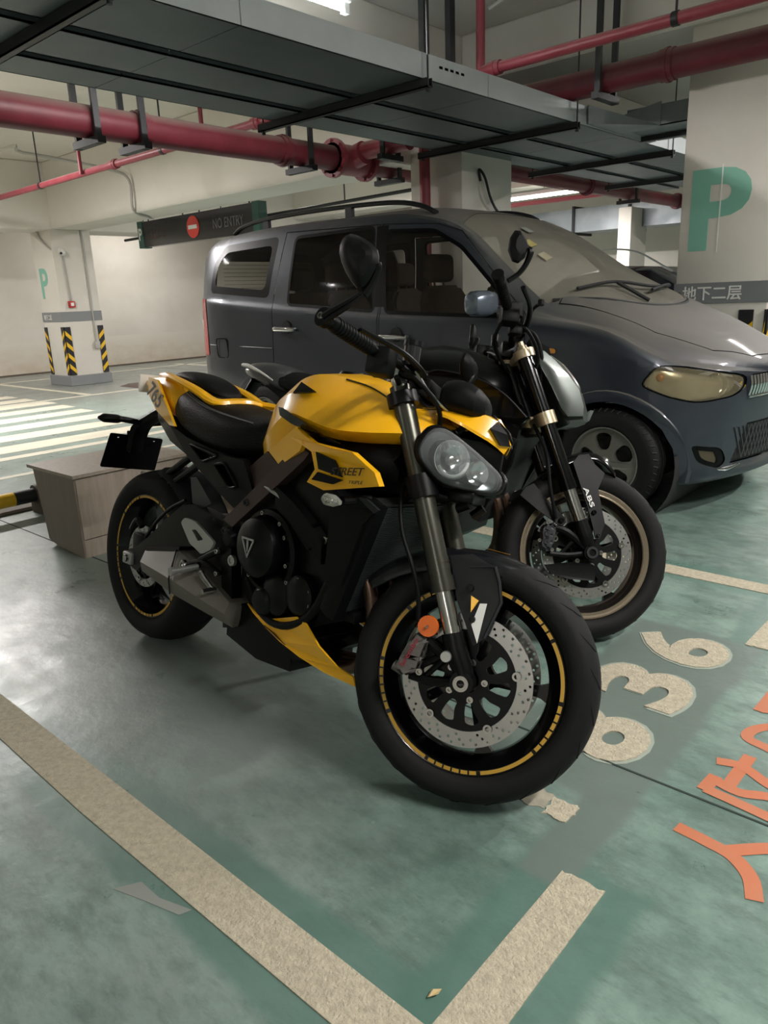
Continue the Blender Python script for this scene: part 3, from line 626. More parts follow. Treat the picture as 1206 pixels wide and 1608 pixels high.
def van_half(x):
    W, zs, zb, zr, wr, zt = (interp(t, x) for t in (vW, vZS, vZB, vZR, vWR, vZT))
    k = zb-zs
    ctrl = [(W*.75, zs), (W*.93, zs+.005), (W*.985, zs+.07), (W, zs+.26*k), (W*1.0, zs+.5*k), (W*.992, zs+.66*k), (W*.985, zs+.80*k), (W-.018, zb-.05), (W-.035 if zr-zb > .1 else (W*.5+wr*.5), zb)]
    ctrl += [((W-.035)*(1-t)+wr*t+.012*math.sin(PI*t), zb*(1-t)+zr*t) for t in (.33, .67)] if zr-zb > .1 else [(W*(1-t)*.5+wr*(.5+.5*t), zb*(1-t)+zr*t) for t in (.33, .67)]
    rt = zt-zr
    ctrl += [(wr, zr), (wr*.955, zr+.22*rt+.0), (wr*.86, zr+.52*rt), (wr*.62, zr+.82*rt), (wr*.32, zr+.96*rt), (0, zt)]
    P = catmull([(0, a, z) for a, z in ctrl], 3)
    return [(max(p.y, 0), p.z) for p in P]
VX = [-5.40, -5.38, -5.35, -5.3, -5.24, -5.15, -5.0]+[-4.9+.1*i for i in range(17)]+[-3.2, -3.1, -3.0, -2.9, -2.8, -2.7, -2.6, -2.5, -2.4, -2.3, -2.2, -2.1, -2.0, -1.92, -1.84, -1.76, -1.68, -1.6, -1.52, -1.44, -1.36, -1.28, -1.24, -1.21, -1.19, -1.17, -1.155, -1.145, -1.137, -1.132, -1.13]
vb = BM(); rings = []
for x in VX:
    h = van_half(x)[::-1]
    rings.append([Vector((x, VYC-a, z)) for a, z in h]+[Vector((x, VYC+a, z)) for a, z in h[::-1] if a > 1e-5])
loft(vb, rings, cap=True)
PID = vb.faces.layers.int.new('pid')
def inset(poly, d):
    P = [Vector(p) for p in poly]; n = len(P); ar = sum(P[i].x*P[(i+1) % n].y-P[(i+1) % n].x*P[i].y for i in range(n)); s = 1 if ar > 0 else -1
    out = []
    for i in range(n):
        a, p, c = P[i-1], P[i], P[(i+1) % n]; e0 = (p-a).normalized(); e1 = (c-p).normalized()
        n0 = Vector((-e0.y, e0.x))*s; n1 = Vector((-e1.y, e1.x))*s; m = (n0+n1); m = m/max(m.dot(n0), .2); out.append(tuple(p+m*d))
    return out
def inside(poly, x, y):
    c = False; n = len(poly)
    for i in range(n):
        (x0, y0), (x1, y1) = poly[i], poly[(i+1) % n]
        if (y0 > y) != (y1 > y) and x < (x1-x0)*(y-y0)/(y1-y0)+x0: c = not c
    return c
def carve(poly, pid, axis='y', test=None, only=None):
    """cut a convex outline through the shell along one axis and give the faces inside a panel number"""
    i0, i1 = {'y': (0, 2), 'z': (0, 1), 'x': (1, 2)}[axis]; n = len(poly)
    xs = [p[0] for p in poly]; ys = [p[1] for p in poly]
    for i in range(n):
        a, c = poly[i], poly[(i+1) % n]
        fs = []
        for f in vb.faces:
            if test and not test(f): continue
            vx = [v.co[i0] for v in f.verts]; vy = [v.co[i1] for v in f.verts]
            if max(vx) >= min(xs) and min(vx) <= max(xs) and max(vy) >= min(ys) and min(vy) <= max(ys): fs.append(f)
        co = Vector((0, 0, 0)); no = Vector((0, 0, 0)); co[i0], co[i1] = a; no[i0] = -(c[1]-a[1]); no[i1] = c[0]-a[0]
        g = set(fs)
        for f in fs: g.update(f.edges); g.update(f.verts)
        bmesh.ops.bisect_plane(vb, geom=list(g), dist=1e-5, plane_co=co, plane_no=no); vb.normal_update()
    for f in vb.faces:
        if test and not test(f): continue
        q = f.calc_center_median()
        if inside(poly, q[i0], q[i1]) and (only is None or f[PID] in only): f[PID] = pid
side = lambda f: abs(f.normal.y) > .30
top = lambda f: f.normal.z > .12
bmesh.ops.recalc_face_normals(vb, faces=vb.faces)
SLD = [(-4.405, .31), (-3.352, .30), (-3.352, 1.11), (-3.40, 1.632), (-4.30, 1.655), (-4.40, 1.17)]
FRD = [(-3.340, .30), (-2.26, .34), (-2.225, .70), (-2.25, 1.045), (-2.77, 1.545), (-2.95, 1.60), (-3.385, 1.632), (-3.340, 1.11)]
QTR = rpoly([(-5.19, 1.265), (-5.15, 1.50), (-5.02, 1.615), (-4.37, 1.632), (-4.45, 1.205)], .05, 3)
QGL = rpoly(inset([(-5.19, 1.265), (-5.15, 1.50), (-5.02, 1.615), (-4.37, 1.632), (-4.45, 1.205)], .055), .05, 3)
SGL = rpoly([(-4.225, 1.165), (-4.185, 1.60), (-3.46, 1.607), (-3.405, 1.105)], .03, 3)
FGL = rpoly([(-3.285, 1.095), (-3.335, 1.575), (-2.97, 1.55), (-2.76, 1.44), (-2.43, 1.15), (-2.43, 1.06)], .03, 3)
for poly, p0, p1, g in ((SLD, 9, 1, .006), (FRD, 9, 2, .006)): carve(poly, p0, test=side); carve(inset(poly, g), p1, test=side, only=(p0,))
carve(QTR, 8, test=side); carve(QGL, 5, test=side, only=(8,))
for q in (SGL, FGL): carve(inset(q, -.022), 8, test=side, only=(1, 2)); carve(q, 6, test=side, only=(8,))
carve([(-3.385, 1.12), (-3.30, 1.12), (-3.33, 1.62), (-3.43, 1.62)], 8, test=side, only=(0, 1, 2, 9))
WS = [(-2.16, VYC-.745), (-1.97, VYC-.60), (-1.82, VYC-.36), (-1.765, VYC), (-1.82, VYC+.36), (-1.97, VYC+.60), (-2.16, VYC+.745), (-2.80, VYC+.645), (-2.90, VYC+.35), (-2.92, VYC), (-2.90, VYC-.35), (-2.80, VYC-.645)]
carve(WS, 7, 'z', test=top)
HOOD = [(-2.10, VYC-.735), (-1.90, VYC-.70), (-1.58, VYC-.66), (-1.34, VYC-.50), (-1.215, VYC-.25), (-1.19, VYC), (-1.215, VYC+.25), (-1.34, VYC+.50), (-1.58, VYC+.66), (-1.90, VYC+.70), (-2.10, VYC+.735)]
carve(HOOD, 9, 'z', test=top, only=(0,)); carve(inset(HOOD, .006), 3, 'z', test=top, only=(9,))
LMP = rpoly([(-1.585, .695), (-1.51, .80), (-1.40, .79), (-1.27, .755), (-1.193, .725), (-1.193, .655), (-1.22, .62), (-1.33, .60), (-1.45, .635)], .04, 3)
nose = lambda f: f.calc_center_median().x > -1.7 and f.calc_center_median().z < .84
carve(LMP, 10, test=nose); carve(inset(LMP, .008), 11, test=nose, only=(10,))
carve([(-1.184, .61), (-1.184, .722), (-1.1, .722), (-1.1, .61)], 12, test=nose)
carve([(-1.215, .27), (-1.18, .47), (-1.1, .47), (-1.1, .27)], 12, test=nose)
FOG = rpoly([(-1.345, .39), (-1.32, .30), (-1.245, .25), (-1.225, .29), (-1.24, .365)], .025, 3)
carve(FOG, 10, test=nose); carve(inset(FOG, .022), 13, test=nose, only=(10,))
TAIL = [(-5.45, .76), (-5.235, .78), (-5.25, 1.22), (-5.45, 1.23)]
carve(TAIL, 14, test=lambda f: min(v.co.x for v in f.verts) < -5.2 and len(f.verts) < 12 and abs(f.calc_center_median().y-VYC) > .5)
RWN = rpoly([(VYC-.60, 1.20), (VYC-.54, 1.52), (VYC+.54, 1.52), (VYC+.60, 1.20)], .05, 3)
carve(RWN, 17, 'x', test=lambda f: f.normal.x < -.6)
for cx, cz, r in ((-1.74, .27, .345), (-4.55, .27, .345)):
    carve(circle2((cx, cz), r, 20), 99, test=lambda f: abs(f.normal.y) > .15 or f.normal.z < -.3)
VAN = empty('van', (-3.15, VYC, 0), 'dusty blue-grey passenger van parked behind the two motorcycles', 'van')
PAINT = mat('van_paint', '#3b4049', .34, .45, coat=.45, dust=.9, dusthex='#807c75', hex2='#343943', nscale=2)
RUB = mat('black_rubber', '#1c1d1e', .75)
TRIM = mat('van_black_trim', '#08090a', .3, spec=.15)
VGL = glass('van_side_glass', '#8f9188', .14, .05, dusty=1, dusthex='#5d5a50')
VWS = glass('van_windscreen_glass', '#8f8f88', .80, .45, dusty=1, dusthex='#8a857a')
LENS = glass('yellowed_lamp_lens', '#d8cfae', .17, .12, dusty=1, dusthex='#cfc3a0')
CHROME = mat('chrome', '#d5d6d8', .12, 1)
SILVER = mat('satin_silver', '#b4b5b2', .35, .8)
def panel(pids, name, m, parent, off=0, near=None, label=None, smooth=40, split=True):
    n = BM(); mp = {}
    for f in vb.faces:
        if f[PID] not in pids: continue
        c = f.calc_center_median()
        if near is True and c.y > VYC or near is False and c.y < VYC: continue
        vs = []
        for v in f.verts:
            if v not in mp: mp[v] = n.verts.new(v.co-v.normal*off)
            vs.append(mp[v])
        try: n.faces.new(vs)
        except ValueError: pass
    # one object for each separate piece
    left = set(n.faces); pieces = []
    while left:
        st_ = [left.pop()]; comp = list(st_)
        while st_:
            f = st_.pop()
            for e in f.edges:
                for g in e.link_faces:
                    if g in left: left.discard(g); st_.append(g); comp.append(g)
        pieces.append(comp)
    pieces.sort(key=len); o = None
    if not split: pieces = [sum(pieces, [])]
    for comp in pieces:
        if len(pieces) > 1 and sum(f.calc_area() for f in comp) < 2e-4: continue
        q = BM(); mp = {}
        for f in comp: q.faces.new([mp.setdefault(v, None) or mp.__setitem__(v, q.verts.new(v.co)) or mp[v] for v in f.verts])
        o = part(name, q, m, parent, label, smooth=smooth)
    n.free(); return o
vb.normal_update()
body = panel((0,), 'body', PAINT, VAN, split=False)
panel((9,), 'gap_shade', RUB, VAN, .006)  # black strips in door and bonnet gaps, shade put into the colour
doorS, doorF = panel((1,), 'sliding_door', PAINT, VAN, near=True), panel((2,), 'front_door', PAINT, VAN, near=True)
panel((1, 2), 'far_side_doors', PAINT, VAN, near=False)
panel((3,), 'bonnet', PAINT, VAN)
panel((8,), 'window_surround', TRIM, VAN)
panel((5, 6), 'far_side_glass', VGL, VAN, .004, near=False)
panel((5,), 'quarter_glass', VGL, VAN, .004, near=True)
# split the two door panes
for f in vb.faces:
    if f[PID] == 6 and f.calc_center_median().x > -3.35: f[PID] = 16
panel((6,), 'window_glass', VGL, doorS, .004, near=True); panel((16,), 'window_glass', VGL, doorF, .004, near=True)
panel((16,), 'far_front_glass', VGL, VAN, .004, near=False)
rwn = panel((17,), 'rear_window', VGL, VAN, .002)
b = BM()
for i in range(9): box(b, (-5.392, VYC-.5, 1.235+i*.032), (-5.389, VYC+.5, 1.2375+i*.032))
part('heating_wires', b, RUB, rwn, kind='stuff', smooth=0)
panel((7,), 'windscreen', VWS, VAN, .003)
panel((10,), 'lamp_seal', TRIM, VAN, .006)
for nr in (True, False):
    hl = panel((11,), 'headlamp', LENS, VAN, .0, near=nr); panel((11,), 'reflector', mat('lamp_reflector', '#d9ceb0', .25, .6, hex2='#b8a983', nscale=9), hl, .05, near=nr)
b = BM()
for (x, y, z, r) in ((-1.475, 3.86, .705, .052), (-1.335, 3.99, .68, .060)): lathe(b, [(0, -.04), (r*.6, -.03), (r, .0), (r*1.05, .012)], (x+.03, y, z), (.72, -.69, .1), 20)
part('lamp_bowls', b, CHROME, hl)
b = BM(); bmesh.ops.create_uvsphere(b, u_segments=10, v_segments=8, radius=.028, matrix=Matrix.Translation((-1.515, 3.80, .73))); part('amber_bulb', b, mat('amber_lens', '#c9863c', .3), hl)
panel((12,), 'grille', mat('grille_black', '#141517', .5), VAN, .015)
panel((13,), 'fog_lamp', LENS, VAN, .01)
panel((14,), 'tail_lamp', mat('red_lamp_lens', '#b01c24', .2, coat=.5), VAN, -.004)
b = BM()
for sg in (1,):
    box(b, (-5.36, VYC-.788, .96), (-5.26, VYC-.74, 1.06), .01)
part('reversing_lens', b, mat('clear_lens', '#d9d9d6', .15, coat=.5), VAN)
def nose_x(y):
    a = abs(y-VYC); t = sorted([(w_, x_) for x_, w_ in vW if x_ > -1.72]); return interp(t, a)
for i in range(27):
    y = VYC-.375+i*.0288; b = BM(); x = nose_x(y); tube(b, [(x+.0, y, .605), (x+.012, y, .665), (x+.004, y, .718)], .0075, 6); part('grille_bar', b, CHROME, VAN)
b = BM(); tube(b, [(nose_x(VYC-.385+i*.055)+.006, VYC-.385+i*.055, .61) for i in range(15)], .008, 6, 2); part('grille_trim', b, CHROME, VAN)
b = BM()
for i in range(22):
    y = VYC-.40+i*.0365
    for s in (-1, 1): tube(b, [(nose_x(y)+.004, y, .29), (nose_x(y+s*.07)+.004, y+s*.07, .46)], .0032, 5, 1)
part('lower_mesh', b, mat('dull_mesh', '#55585a', .4, .5), VAN, kind='stuff')
b = BM(); tube(b, [(-1.27, 3.95, .250), (-1.225, 4.03, .243), (-1.185, 4.12, .262)], [.004, .012, .004], 8); part('fog_trim', b, CHROME, VAN)
# arches, wheels
for cx, nm in ((-1.74, 'front'), (-4.55, 'rear')):
    for sg in (-1, 1):
        b = BM(); R0 = []
        for i in range(25):
            a = -.20+i/24*(PI+.40); cz = .27; W = interp(vW, cx+.40*math.cos(a)); Y = lambda h: VYC+sg*h
            k = min(1, max(.86, interp(vW, cx+.40*math.cos(a))/.86))
            R0.append([Vector((cx+r*math.cos(a), Y(W*q+o), cz+r*math.sin(a))) for r, q, o in ((.405, .975, 0), (.395, 1, .006), (.365, 1, .016), (.340, 1, .012), (.335, 1, -.05), (.345, 1, -.06))])
        loft(b, R0, cap=False, closed=False); part('wheel_arch', b, PAINT, VAN)
    b = BM(); lathe(b, [(.36, -.80), (.36, .80)], (cx, VYC, .27), (0, 1, 0), 28, a0=-.2, a1=PI+.2)
    part('wheel_well', b, RUB, VAN)
TYRE = mat('tyre_rubber', '#0d0d0e', .7, hex2='#131313', nscale=12, bump=.1, spec=.3)
ALLOY = mat('dull_alloy', '#8d8c86', .4, .7)
def van_wheel(cx, sg):
    y0 = VYC+sg*.865; c = (cx, y0, .285)
    b = BM(); d = -sg
    # across: 0 at outer face, growing inward
    lathe(b, [(.185, .012), (.20, 0), (.245, .0), (.272, .012), (.285, .03), (.2855, .06), (.281, .062), (.281, .07), (.2855, .072), (.2855, .10), (.281, .102), (.281, .11), (.2855, .112), (.283, .145), (.265, .17), (.19, .175)], c, (0, d, 0), 48)
    t = part('wheel', b, TYRE, VAN, 'black tyre with dull alloy rim')
    b = BM(); lathe(b, [(.19, .004), (.182, .006), (.172, .03), (.168, .16), (.05, .165)], c, (0, d, 0), 40); part('rim', b, ALLOY, t)
    holes = []
    for k in range(5):
        a = k*2*PI/5+.45; q = []
        for r, da in ((.066, -.26), (.085, -.40), (.14, -.36), (.155, -.2), (.158, 0), (.155, .2), (.14, .36), (.085, .40), (.066, .26)): q.append((r*math.cos(a+da), r*math.sin(a+da)))
        holes.append(rpoly(q, .02, 2))
    b = BM(); plate(b, circle2((0, 0), .178, 48), holes, lambda p, q, h: Vector((cx+p, y0+d*(.012+h+.02*((p*p+q*q)**.5/.178)), .285+q)), .02); part('spokes', b, ALLOY, t, smooth=30)
    b = BM(); lathe(b, [(0, .0), (.02, .0), (.028, .008), (.03, .03)], (cx, y0, .285), (0, d, 0), 20); part('hub_cap', b, SILVER, t)
    b = BM()
    for k in range(48):
        a = k*2*PI/48; p0 = Vector((cx+.2865*math.cos(a), y0+d*.03, .285+.2865*math.sin(a))); p1 = Vector((cx+.270*math.cos(a+.03), y0+d*.008, .285+.270*math.sin(a+.03))); cyl(b, p0, p1, .0035, 4)
    part('tread_blocks', b, RUB, t, kind='stuff')
    b = BM(); lathe(b, [(.13, .07), (.13, .09), (.03, .09)], c, (0, d, 0), 24); part('brake_drum', b, mat('dark_iron', '#2c2a29', .7), t)
for cx in (-1.74, -4.55):
    for sg in (-1, 1): van_wheel(cx, sg)
b = BM(); box(b, (-5.1, VYC-.70, .20), (-1.5, VYC+.70, .34)); part('underbody', b, RUB, VAN)
# cabin
CAB = mat('cabin_trim', '#3c3832', .9, hex2='#2f2c28', nscale=6); SEATM = mat('brown_seat_cloth', '#5a4b40', .9, hex2='#4d4038', nscale=14)
b = BM(); box(b, (-5.2, VYC-.74, .42), (-2.3, VYC+.74, .50)); part('cabin_floor', b, CAB, VAN)
b = BM(); poly3(b, [(-2.35, VYC-.72, .9), (-1.95, VYC-.70, .98), (-1.95, VYC+.70, .98), (-2.35, VYC+.72, .9)], (0, 0, .04)); part('dashboard', b, CAB, VAN)
def van_seat(x, y, w_):
    b = BM(); box(b, (x, y-w_/2, .50), (x+.50, y+w_/2, .68), .05, 3)
    R = [[Vector((xx+dx, yy, z)) for dx, yy in ((-.06, y-w_/2*k), (.05, y-w_/2*k), (.05, y+w_/2*k), (-.06, y+w_/2*k))] for z, xx, k in ((.62, x+.04, .95), (.9, x-.03, 1), (1.15, x-.10, .9), (1.24, x-.12, .6))]
    n = BM(); loft(n, R); bmesh.ops.bevel(n, geom=n.edges[:], offset=.025, segments=2, affect='EDGES'); join(b, n)
    n = BM(); box(n, (x-.20, y-.13, 1.26), (x-.10, y+.13, 1.44), .04, 3); join(b, n)
    for s in (-.05, .05): cyl(b, (x-.14, y+s, 1.2), (x-.15, y+s, 1.3), .008, 6)
    part('seat', b, SEATM, VAN)
van_seat(-3.05, VYC-.38, .50); van_seat(-3.05, VYC+.38, .50); van_seat(-4.0, VYC-.36, .50); van_seat(-4.0, VYC+.36, .50); van_seat(-4.85, VYC, 1.2)
b = BM(); lathe(b, [(.18+.014*math.cos(a*PI/4), .014*math.sin(a*PI/4)) for a in range(8)], (-2.52, VYC+.38, 1.0), (-.85, 0, .5), 24, closed=True); part('steering_wheel', b, RUB, VAN)
# rails, mirrors, handles, small things
for sg in (-1, 1):
    b = BM(); tube(b, [(-5.02, VYC+sg*.63, 1.70), (-4.9, VYC+sg*.635, 1.745), (-4.6, VYC+sg*.64, 1.775), (-4, VYC+sg*.635, 1.782), (-3.4, VYC+sg*.63, 1.765), (-3.15, VYC+sg*.625, 1.725), (-3.02, VYC+sg*.62, 1.67)], .019, 8, flat=(1.2, .8))
    for x in (-4.62, -3.75): box(b, (x-.03, VYC+sg*.635-.015, 1.69), (x+.03, VYC+sg*.635+.015, 1.77))
    part('roof_rail', b, mat('satin_black_rail', '#2a2b2d', .35, .3), VAN)
    def mring(t, s):
        y = VYC+sg*(.89+t*.20); r = []
        for i in range(16):
            a = 2*PI*i/16; r.append(Vector((-2.44+.06*s*math.copysign(abs(math.cos(a))**.6, math.cos(a)), y, 1.125+.07*s*math.copysign(abs(math.sin(a))**.6, math.sin(a)))))
        return r
    b = BM(); loft(b, [mring(-.1, .4), mring(.0, .85), mring(.35, 1), mring(.75, .98), mring(.95, .75), mring(1, .4)]); mm = part('wing_mirror', b, mat('van_mirror_paint', '#6c7683', .25, .5, coat=.6), VAN)
    b = BM(); box(b, (-2.50, VYC+sg*.82-.03, 1.06), (-2.40, VYC+sg*.90+.02, 1.10), .01); part('mirror_foot', b, RUB, mm)
for x, z, dr in ((-4.245, .985, doorS), (-3.195, .935, doorF)):
    b = BM(); yy = VYC-.862; tube(b, [(x-.11, yy+.01, z), (x-.09, yy-.02, z), (x+.09, yy-.02, z-.004), (x+.11, yy+.01, z-.004)], .014, 8, 3, flat=(.8, 1.2)); part('door_handle', b, CHROME, dr)
    b = BM(); n = lathe(b, [(0, -.004), (.045, -.004), (.047, .004)], (x+.01, VYC-.852, z+.012), (0, 1, 0), 20); part('handle_recess', b, RUB, dr)
b = BM(); plate(b, rpoly([(-5.09, .76), (-5.10, .915), (-4.955, .915), (-4.945, .76)], .03, 3), [rpoly([(-5.083, .767), (-5.093, .908), (-4.962, .908), (-4.952, .767)], .03, 3)], lambda a, c, h: Vector((a, VYC-.855-h, c)), .004); part('fuel_flap_seam', b, TRIM, VAN, smooth=0)
b = BM(); plate(b, rpoly([(-2.115, .852), (-2.12, .882), (-2.05, .876), (-2.045, .852)], .01, 2), [], lambda a, c, h: Vector((a, VYC-.853-h, c)), .012); part('side_repeater', b, mat('amber_lens', '#c9863c', .3), VAN, smooth=0)
def ws_z(x, y):
    h = van_half(x); a = abs(y-VYC)
    for (a0, z0), (a1, z1) in zip(h[::-1], h[::-1][1:]):
        if a0 <= a <= a1 and z1 <= z0+.001: return z0+(z1-z0)*(a-a0)/max(a1-a0, 1e-6)
    return h[-1][1]
def onws(x, y, o=.012): return (x+o*.5, y, ws_z(x, y)+o)
b = BM(); tube(b, [onws(-2.06, VYC-.62, .02), onws(-1.98, VYC-.35, .03), onws(-1.90, VYC-.05, .03), onws(-1.92, VYC+.30, .02)], .010, 6); tube(b, [onws(-1.86, VYC-.10, .03), onws(-1.90, VYC+.2, .035), onws(-2.02, VYC+.58, .02)], .010, 6); tube(b, [onws(-1.80, VYC-.25, .01), onws(-1.97, VYC-.33, .03)], .012, 6); part('wipers', b, RUB, VAN)
b = BM(); tube(b, [onws(-2.14, VYC-.72, -.01), onws(-1.95, VYC-.58, -.01), onws(-1.80, VYC-.34, -.01), onws(-1.75, VYC, -.01), onws(-1.80, VYC+.34, -.01), onws(-1.95, VYC+.58, -.01)], .022, 6, flat=(1, .7)); part('cowl', b, RUB, VAN)
for i, (x, y, wd, m) in enumerate(((-2.50, VYC-.47, .07, '#b5a96a'), (-2.38, VYC-.50, .07, '#a9a28a'), (-2.62, VYC-.30, .06, '#8f938c'))):
    b = BM(); poly3(b, [onws(x, y, .006), onws(x, y+wd, .006), onws(x+.06, y+wd, .006), onws(x+.06, y, .006)], (.002, 0, .002)); part('sticker', b, mat('sticker_%d' % i, m, .6), VAN, smooth=0)
# body side crease as a low moulding
b = BM(); tube(b, [(-5.2, VYC-.84, .86), (-4.4, VYC-.861, .845)], .004, 6, 1); part('body_crease', b, TRIM, VAN)
vb.free()
# dark saloon glimpsed beyond
b = BM(); loft(b, [[Vector((x, y, z)) for y, z in ((9.2, .25), (9.16, .7), (9.3, .85), (9.35+q*.15, zt-.05), (9.6, zt), (10.4, zt), (10.65-q*.15, zt-.05), (10.7, .85), (10.84, .7), (10.8, .25))] for x, zt, q in ((-6.6, .85, 0), (-6.3, .98, 0), (-5.7, 1.02, 0), (-5.2, 1.36, 1), (-4.6, 1.46, 1), (-4.0, 1.42, 1), (-3.4, 1.12, .3), (-2.8, 1.02, 0), (-2.5, .8, 0))])
dc = single('car', b, mat('dark_blue_car_paint', '#12141c', .2, .3, coat=.8), 'dark saloon car glimpsed between van bonnet and tall P column', 'car')
LOCAL.add(dc.name)
b = BM(); tube(b, [(-.95, -.72, .98), (-.4, -.66, 1.32), (.3, -.62, 1.38), (.9, -.66, 1.1)], .012, 6); part('window_trim', b, SILVER, dc)
for x in (-1.35, 1.25):
    for sg in (-1, 1):
        b = BM(); lathe(b, [(.1, -.1), (.29, -.1), (.31, -.07), (.31, .07), (.29, .1), (.1, .1)], (x, sg*.74, .06), (0, 1, 0), 24); part('wheel', b, TYRE, dc)

# ================================================================== motorcycles
RAKE = math.radians(23.2)
AXP = Vector((1.496, 0, 0)); AXD = Vector((-math.sin(RAKE), 0, math.cos(RAKE)))
def steerer(deg):
    R = Matrix.Rotation(math.radians(deg), 3, AXD); return lambda p: AXP+R@(Vector(p)-AXP)
def fk(z, y, o=0): return Vector((1.399+.4286*(.30-z)+o, y, z))       # a point on the fork leg axis
GLOSS = mat('gloss_black', '#070708', .16, coat=.25, spec=.3); SATIN = mat('satin_black', '#070708', .36, spec=.2); MATT = mat('matt_black', '#08090a', .5, spec=.17, bump=.05, bscale=200)
ENG = mat('engine_black', '#08090a', .36, .1, spec=.25); GREY = mat('dark_grey_plastic', '#202225', .5, spec=.35)
YEL = mat('yellow_paint', '#ffbf1c', .3, coat=.35, hex2='#fbb817', nscale=3)
BRONZE = mat('bronze_brown_frame', '#4b3d3b', .35, .5)
FORKT = mat('olive_fork_tube', '#4b4b43', .3, .75); STEELC = mat('machined_steel', '#b9b8b4', .22, 1, hex2='#a3a29e', nscale=20); DISC = mat('brake_disc_steel', '#aaa9a6', .3, 1)
MUF = mat('brushed_muffler_steel', '#757169', .55, .25, hex2='#6a665e', nscale=3, stretch=(1, 1, 9))
LEATHER = mat('black_seat_leather', '#090909', .5, spec=.2, bump=.25, bscale=240); STITCH = mat('pale_stitching', '#6c6c6c', .8)
CLEAR = glass('clear_lens_glass', '#f2f4f4', .07, .03); AMBER = mat('orange_reflector', '#d8641c', .25, coat=.4)
CARBON = mat('dark_carbon_plastic', '#17181b', .3, coat=.4, spec=.2, hex2='#121316', nscale=30)
GREYCAL = mat('grey_caliper', '#66625f', .4, .4); REDTXT = mat('red_lettering', '#9b2334', .5); DARKTXT = mat('dark_lettering', '#2a2418', .5)
GOLD = mat('bronze_gold_rim', '#8a7c6c', .28, .9); GOLDCL = mat('pale_gold_clamp', '#b9ab90', .35, .8)
GUNM = mat('gunmetal_cowl', '#4d534f', .32, .5, coat=.4)

def tyre(root, name, c, prof, tf, label):
    b = BM(); full = prof+[(r, -y) for r, y in prof[::-1] if abs(y) > 1e-6]; lathe(b, full, c, (0, 1, 0), 96)
    return part(name, b, TYRE, root, label, tf=tf, smooth=50)
FT = [(.2262, -.042), (.229, -.050), (.245, -.0585), (.265, -.0605), (.280, -.054), (.2915, -.038), (.2975, -.020), (.300, 0)]
RT = [(.2222, -.070), (.226, -.080), (.246, -.090), (.268, -.0915), (.285, -.082), (.3, -.058), (.3075, -.032), (.311, 0)]
def grooves(par, c, prof, tf, n, sgn=1):
    """shallow sipes pressed into the tread, as thin dark strips"""
    b = BM(); pr = prof+[(r, -y) for r, y in prof[::-1] if abs(y) > 1e-6]
    def at(y):
        for (r0, y0), (r1, y1) in zip(pr[3:-3], pr[4:-3]):
            if y0 <= y <= y1: return r0+(r1-r0)*(y-y0)/(y1-y0)
        return pr[len(pr)//2][0]
    ym = abs(prof[4][1])
    for k in range(n):
        for s in (-1, 1):
            a0 = 2*PI*k/n+(0 if s > 0 else PI/n); pts = []
            for i in range(6):
                t = i/5; y = s*(.012+t*(ym-.014)); a = a0+.16*t*t*sgn+.02*t; r = at(y)+.0003; pts.append(Vector((c[0]+r*math.cos(a), c[1]+y, c[2]+r*math.sin(a))))
            tube(b, pts, [.0006, .0016, .002, .0018, .0014, .0005], 4, 2, flat=(1, 1))
    part('tread_groove', b, mat('groove_black', '#0b0b0b', .9), par, kind='stuff', tf=tf)
def rim(root, c, hw, m, tf, r=.226, name='rim'):
    b = BM(); lathe(b, [(r-.004, -hw), (r, -hw-.001), (r+.001, -hw+.004), (r-.004, -hw+.012), (.196, -hw*.45), (.192, 0), (.196, hw*.45), (r-.004, hw-.012), (r+.001, hw-.004), (r, hw+.001), (r-.004, hw), (r-.013, hw-.001), (.196, hw*.6), (.184, hw*.4), (.181, 0), (.184, -hw*.4), (.196, -hw*.6), (r-.013, -hw+.001)], c, (0, 1, 0), 96, closed=True)
    return part(name, b, m, root, tf=tf, smooth=40)
def spokes(root, c, n, m, tf, a0, w=.017, ri=.05, ro=.19, th=.016, twist=0, yo=0, flare=.03):
    holes = []
    for k in range(n):
        A, B = a0+2*PI*k/n, a0+2*PI*(k+1)/n; q = []
        for i in range(9):     # outer arc
            da = math.asin(min(.9, flare/ro)); t = A+da+(B-A-2*da)*i/8; q.append((ro*math.cos(t+twist), ro*math.sin(t+twist)))
        for r in (ro*.88, ro*.7, ro*.5, ri+.012):
            da = math.asin(min(.9, w*(1 if r < ro*.8 else 1.15)/r)); q.append((r*math.cos(B-da+twist*(r/ro)), r*math.sin(B-da+twist*(r/ro))))
        for r in (ri+.012, ro*.5, ro*.7, ro*.88):
            da = math.asin(min(.9, w*(1 if r < ro*.8 else 1.15)/r)); q.append((r*math.cos(A+da+twist*(r/ro)), r*math.sin(A+da+twist*(r/ro))))
        holes.append(rpoly(q, .012, 2))
    b = BM(); plate(b, circle2((0, 0), ro+.006, 72), holes, lambda p, q, h: Vector((c[0]+p, c[1]+yo-th/2+h, c[2]+q)), th)
    s = part('spokes', b, m, root, tf=tf, smooth=30)
    b = BM(); lathe(b, [(.0, -.055), (.030, -.055), (.034, -.045), (.034, -.02), (.046, -.012), (.046, .012), (.034, .02), (.034, .045), (.03, .055), (0, .055)], (c[0], c[1]+yo, c[2]), (0, 1, 0), 32); part('hub', b, m, root, tf=tf)
    return s
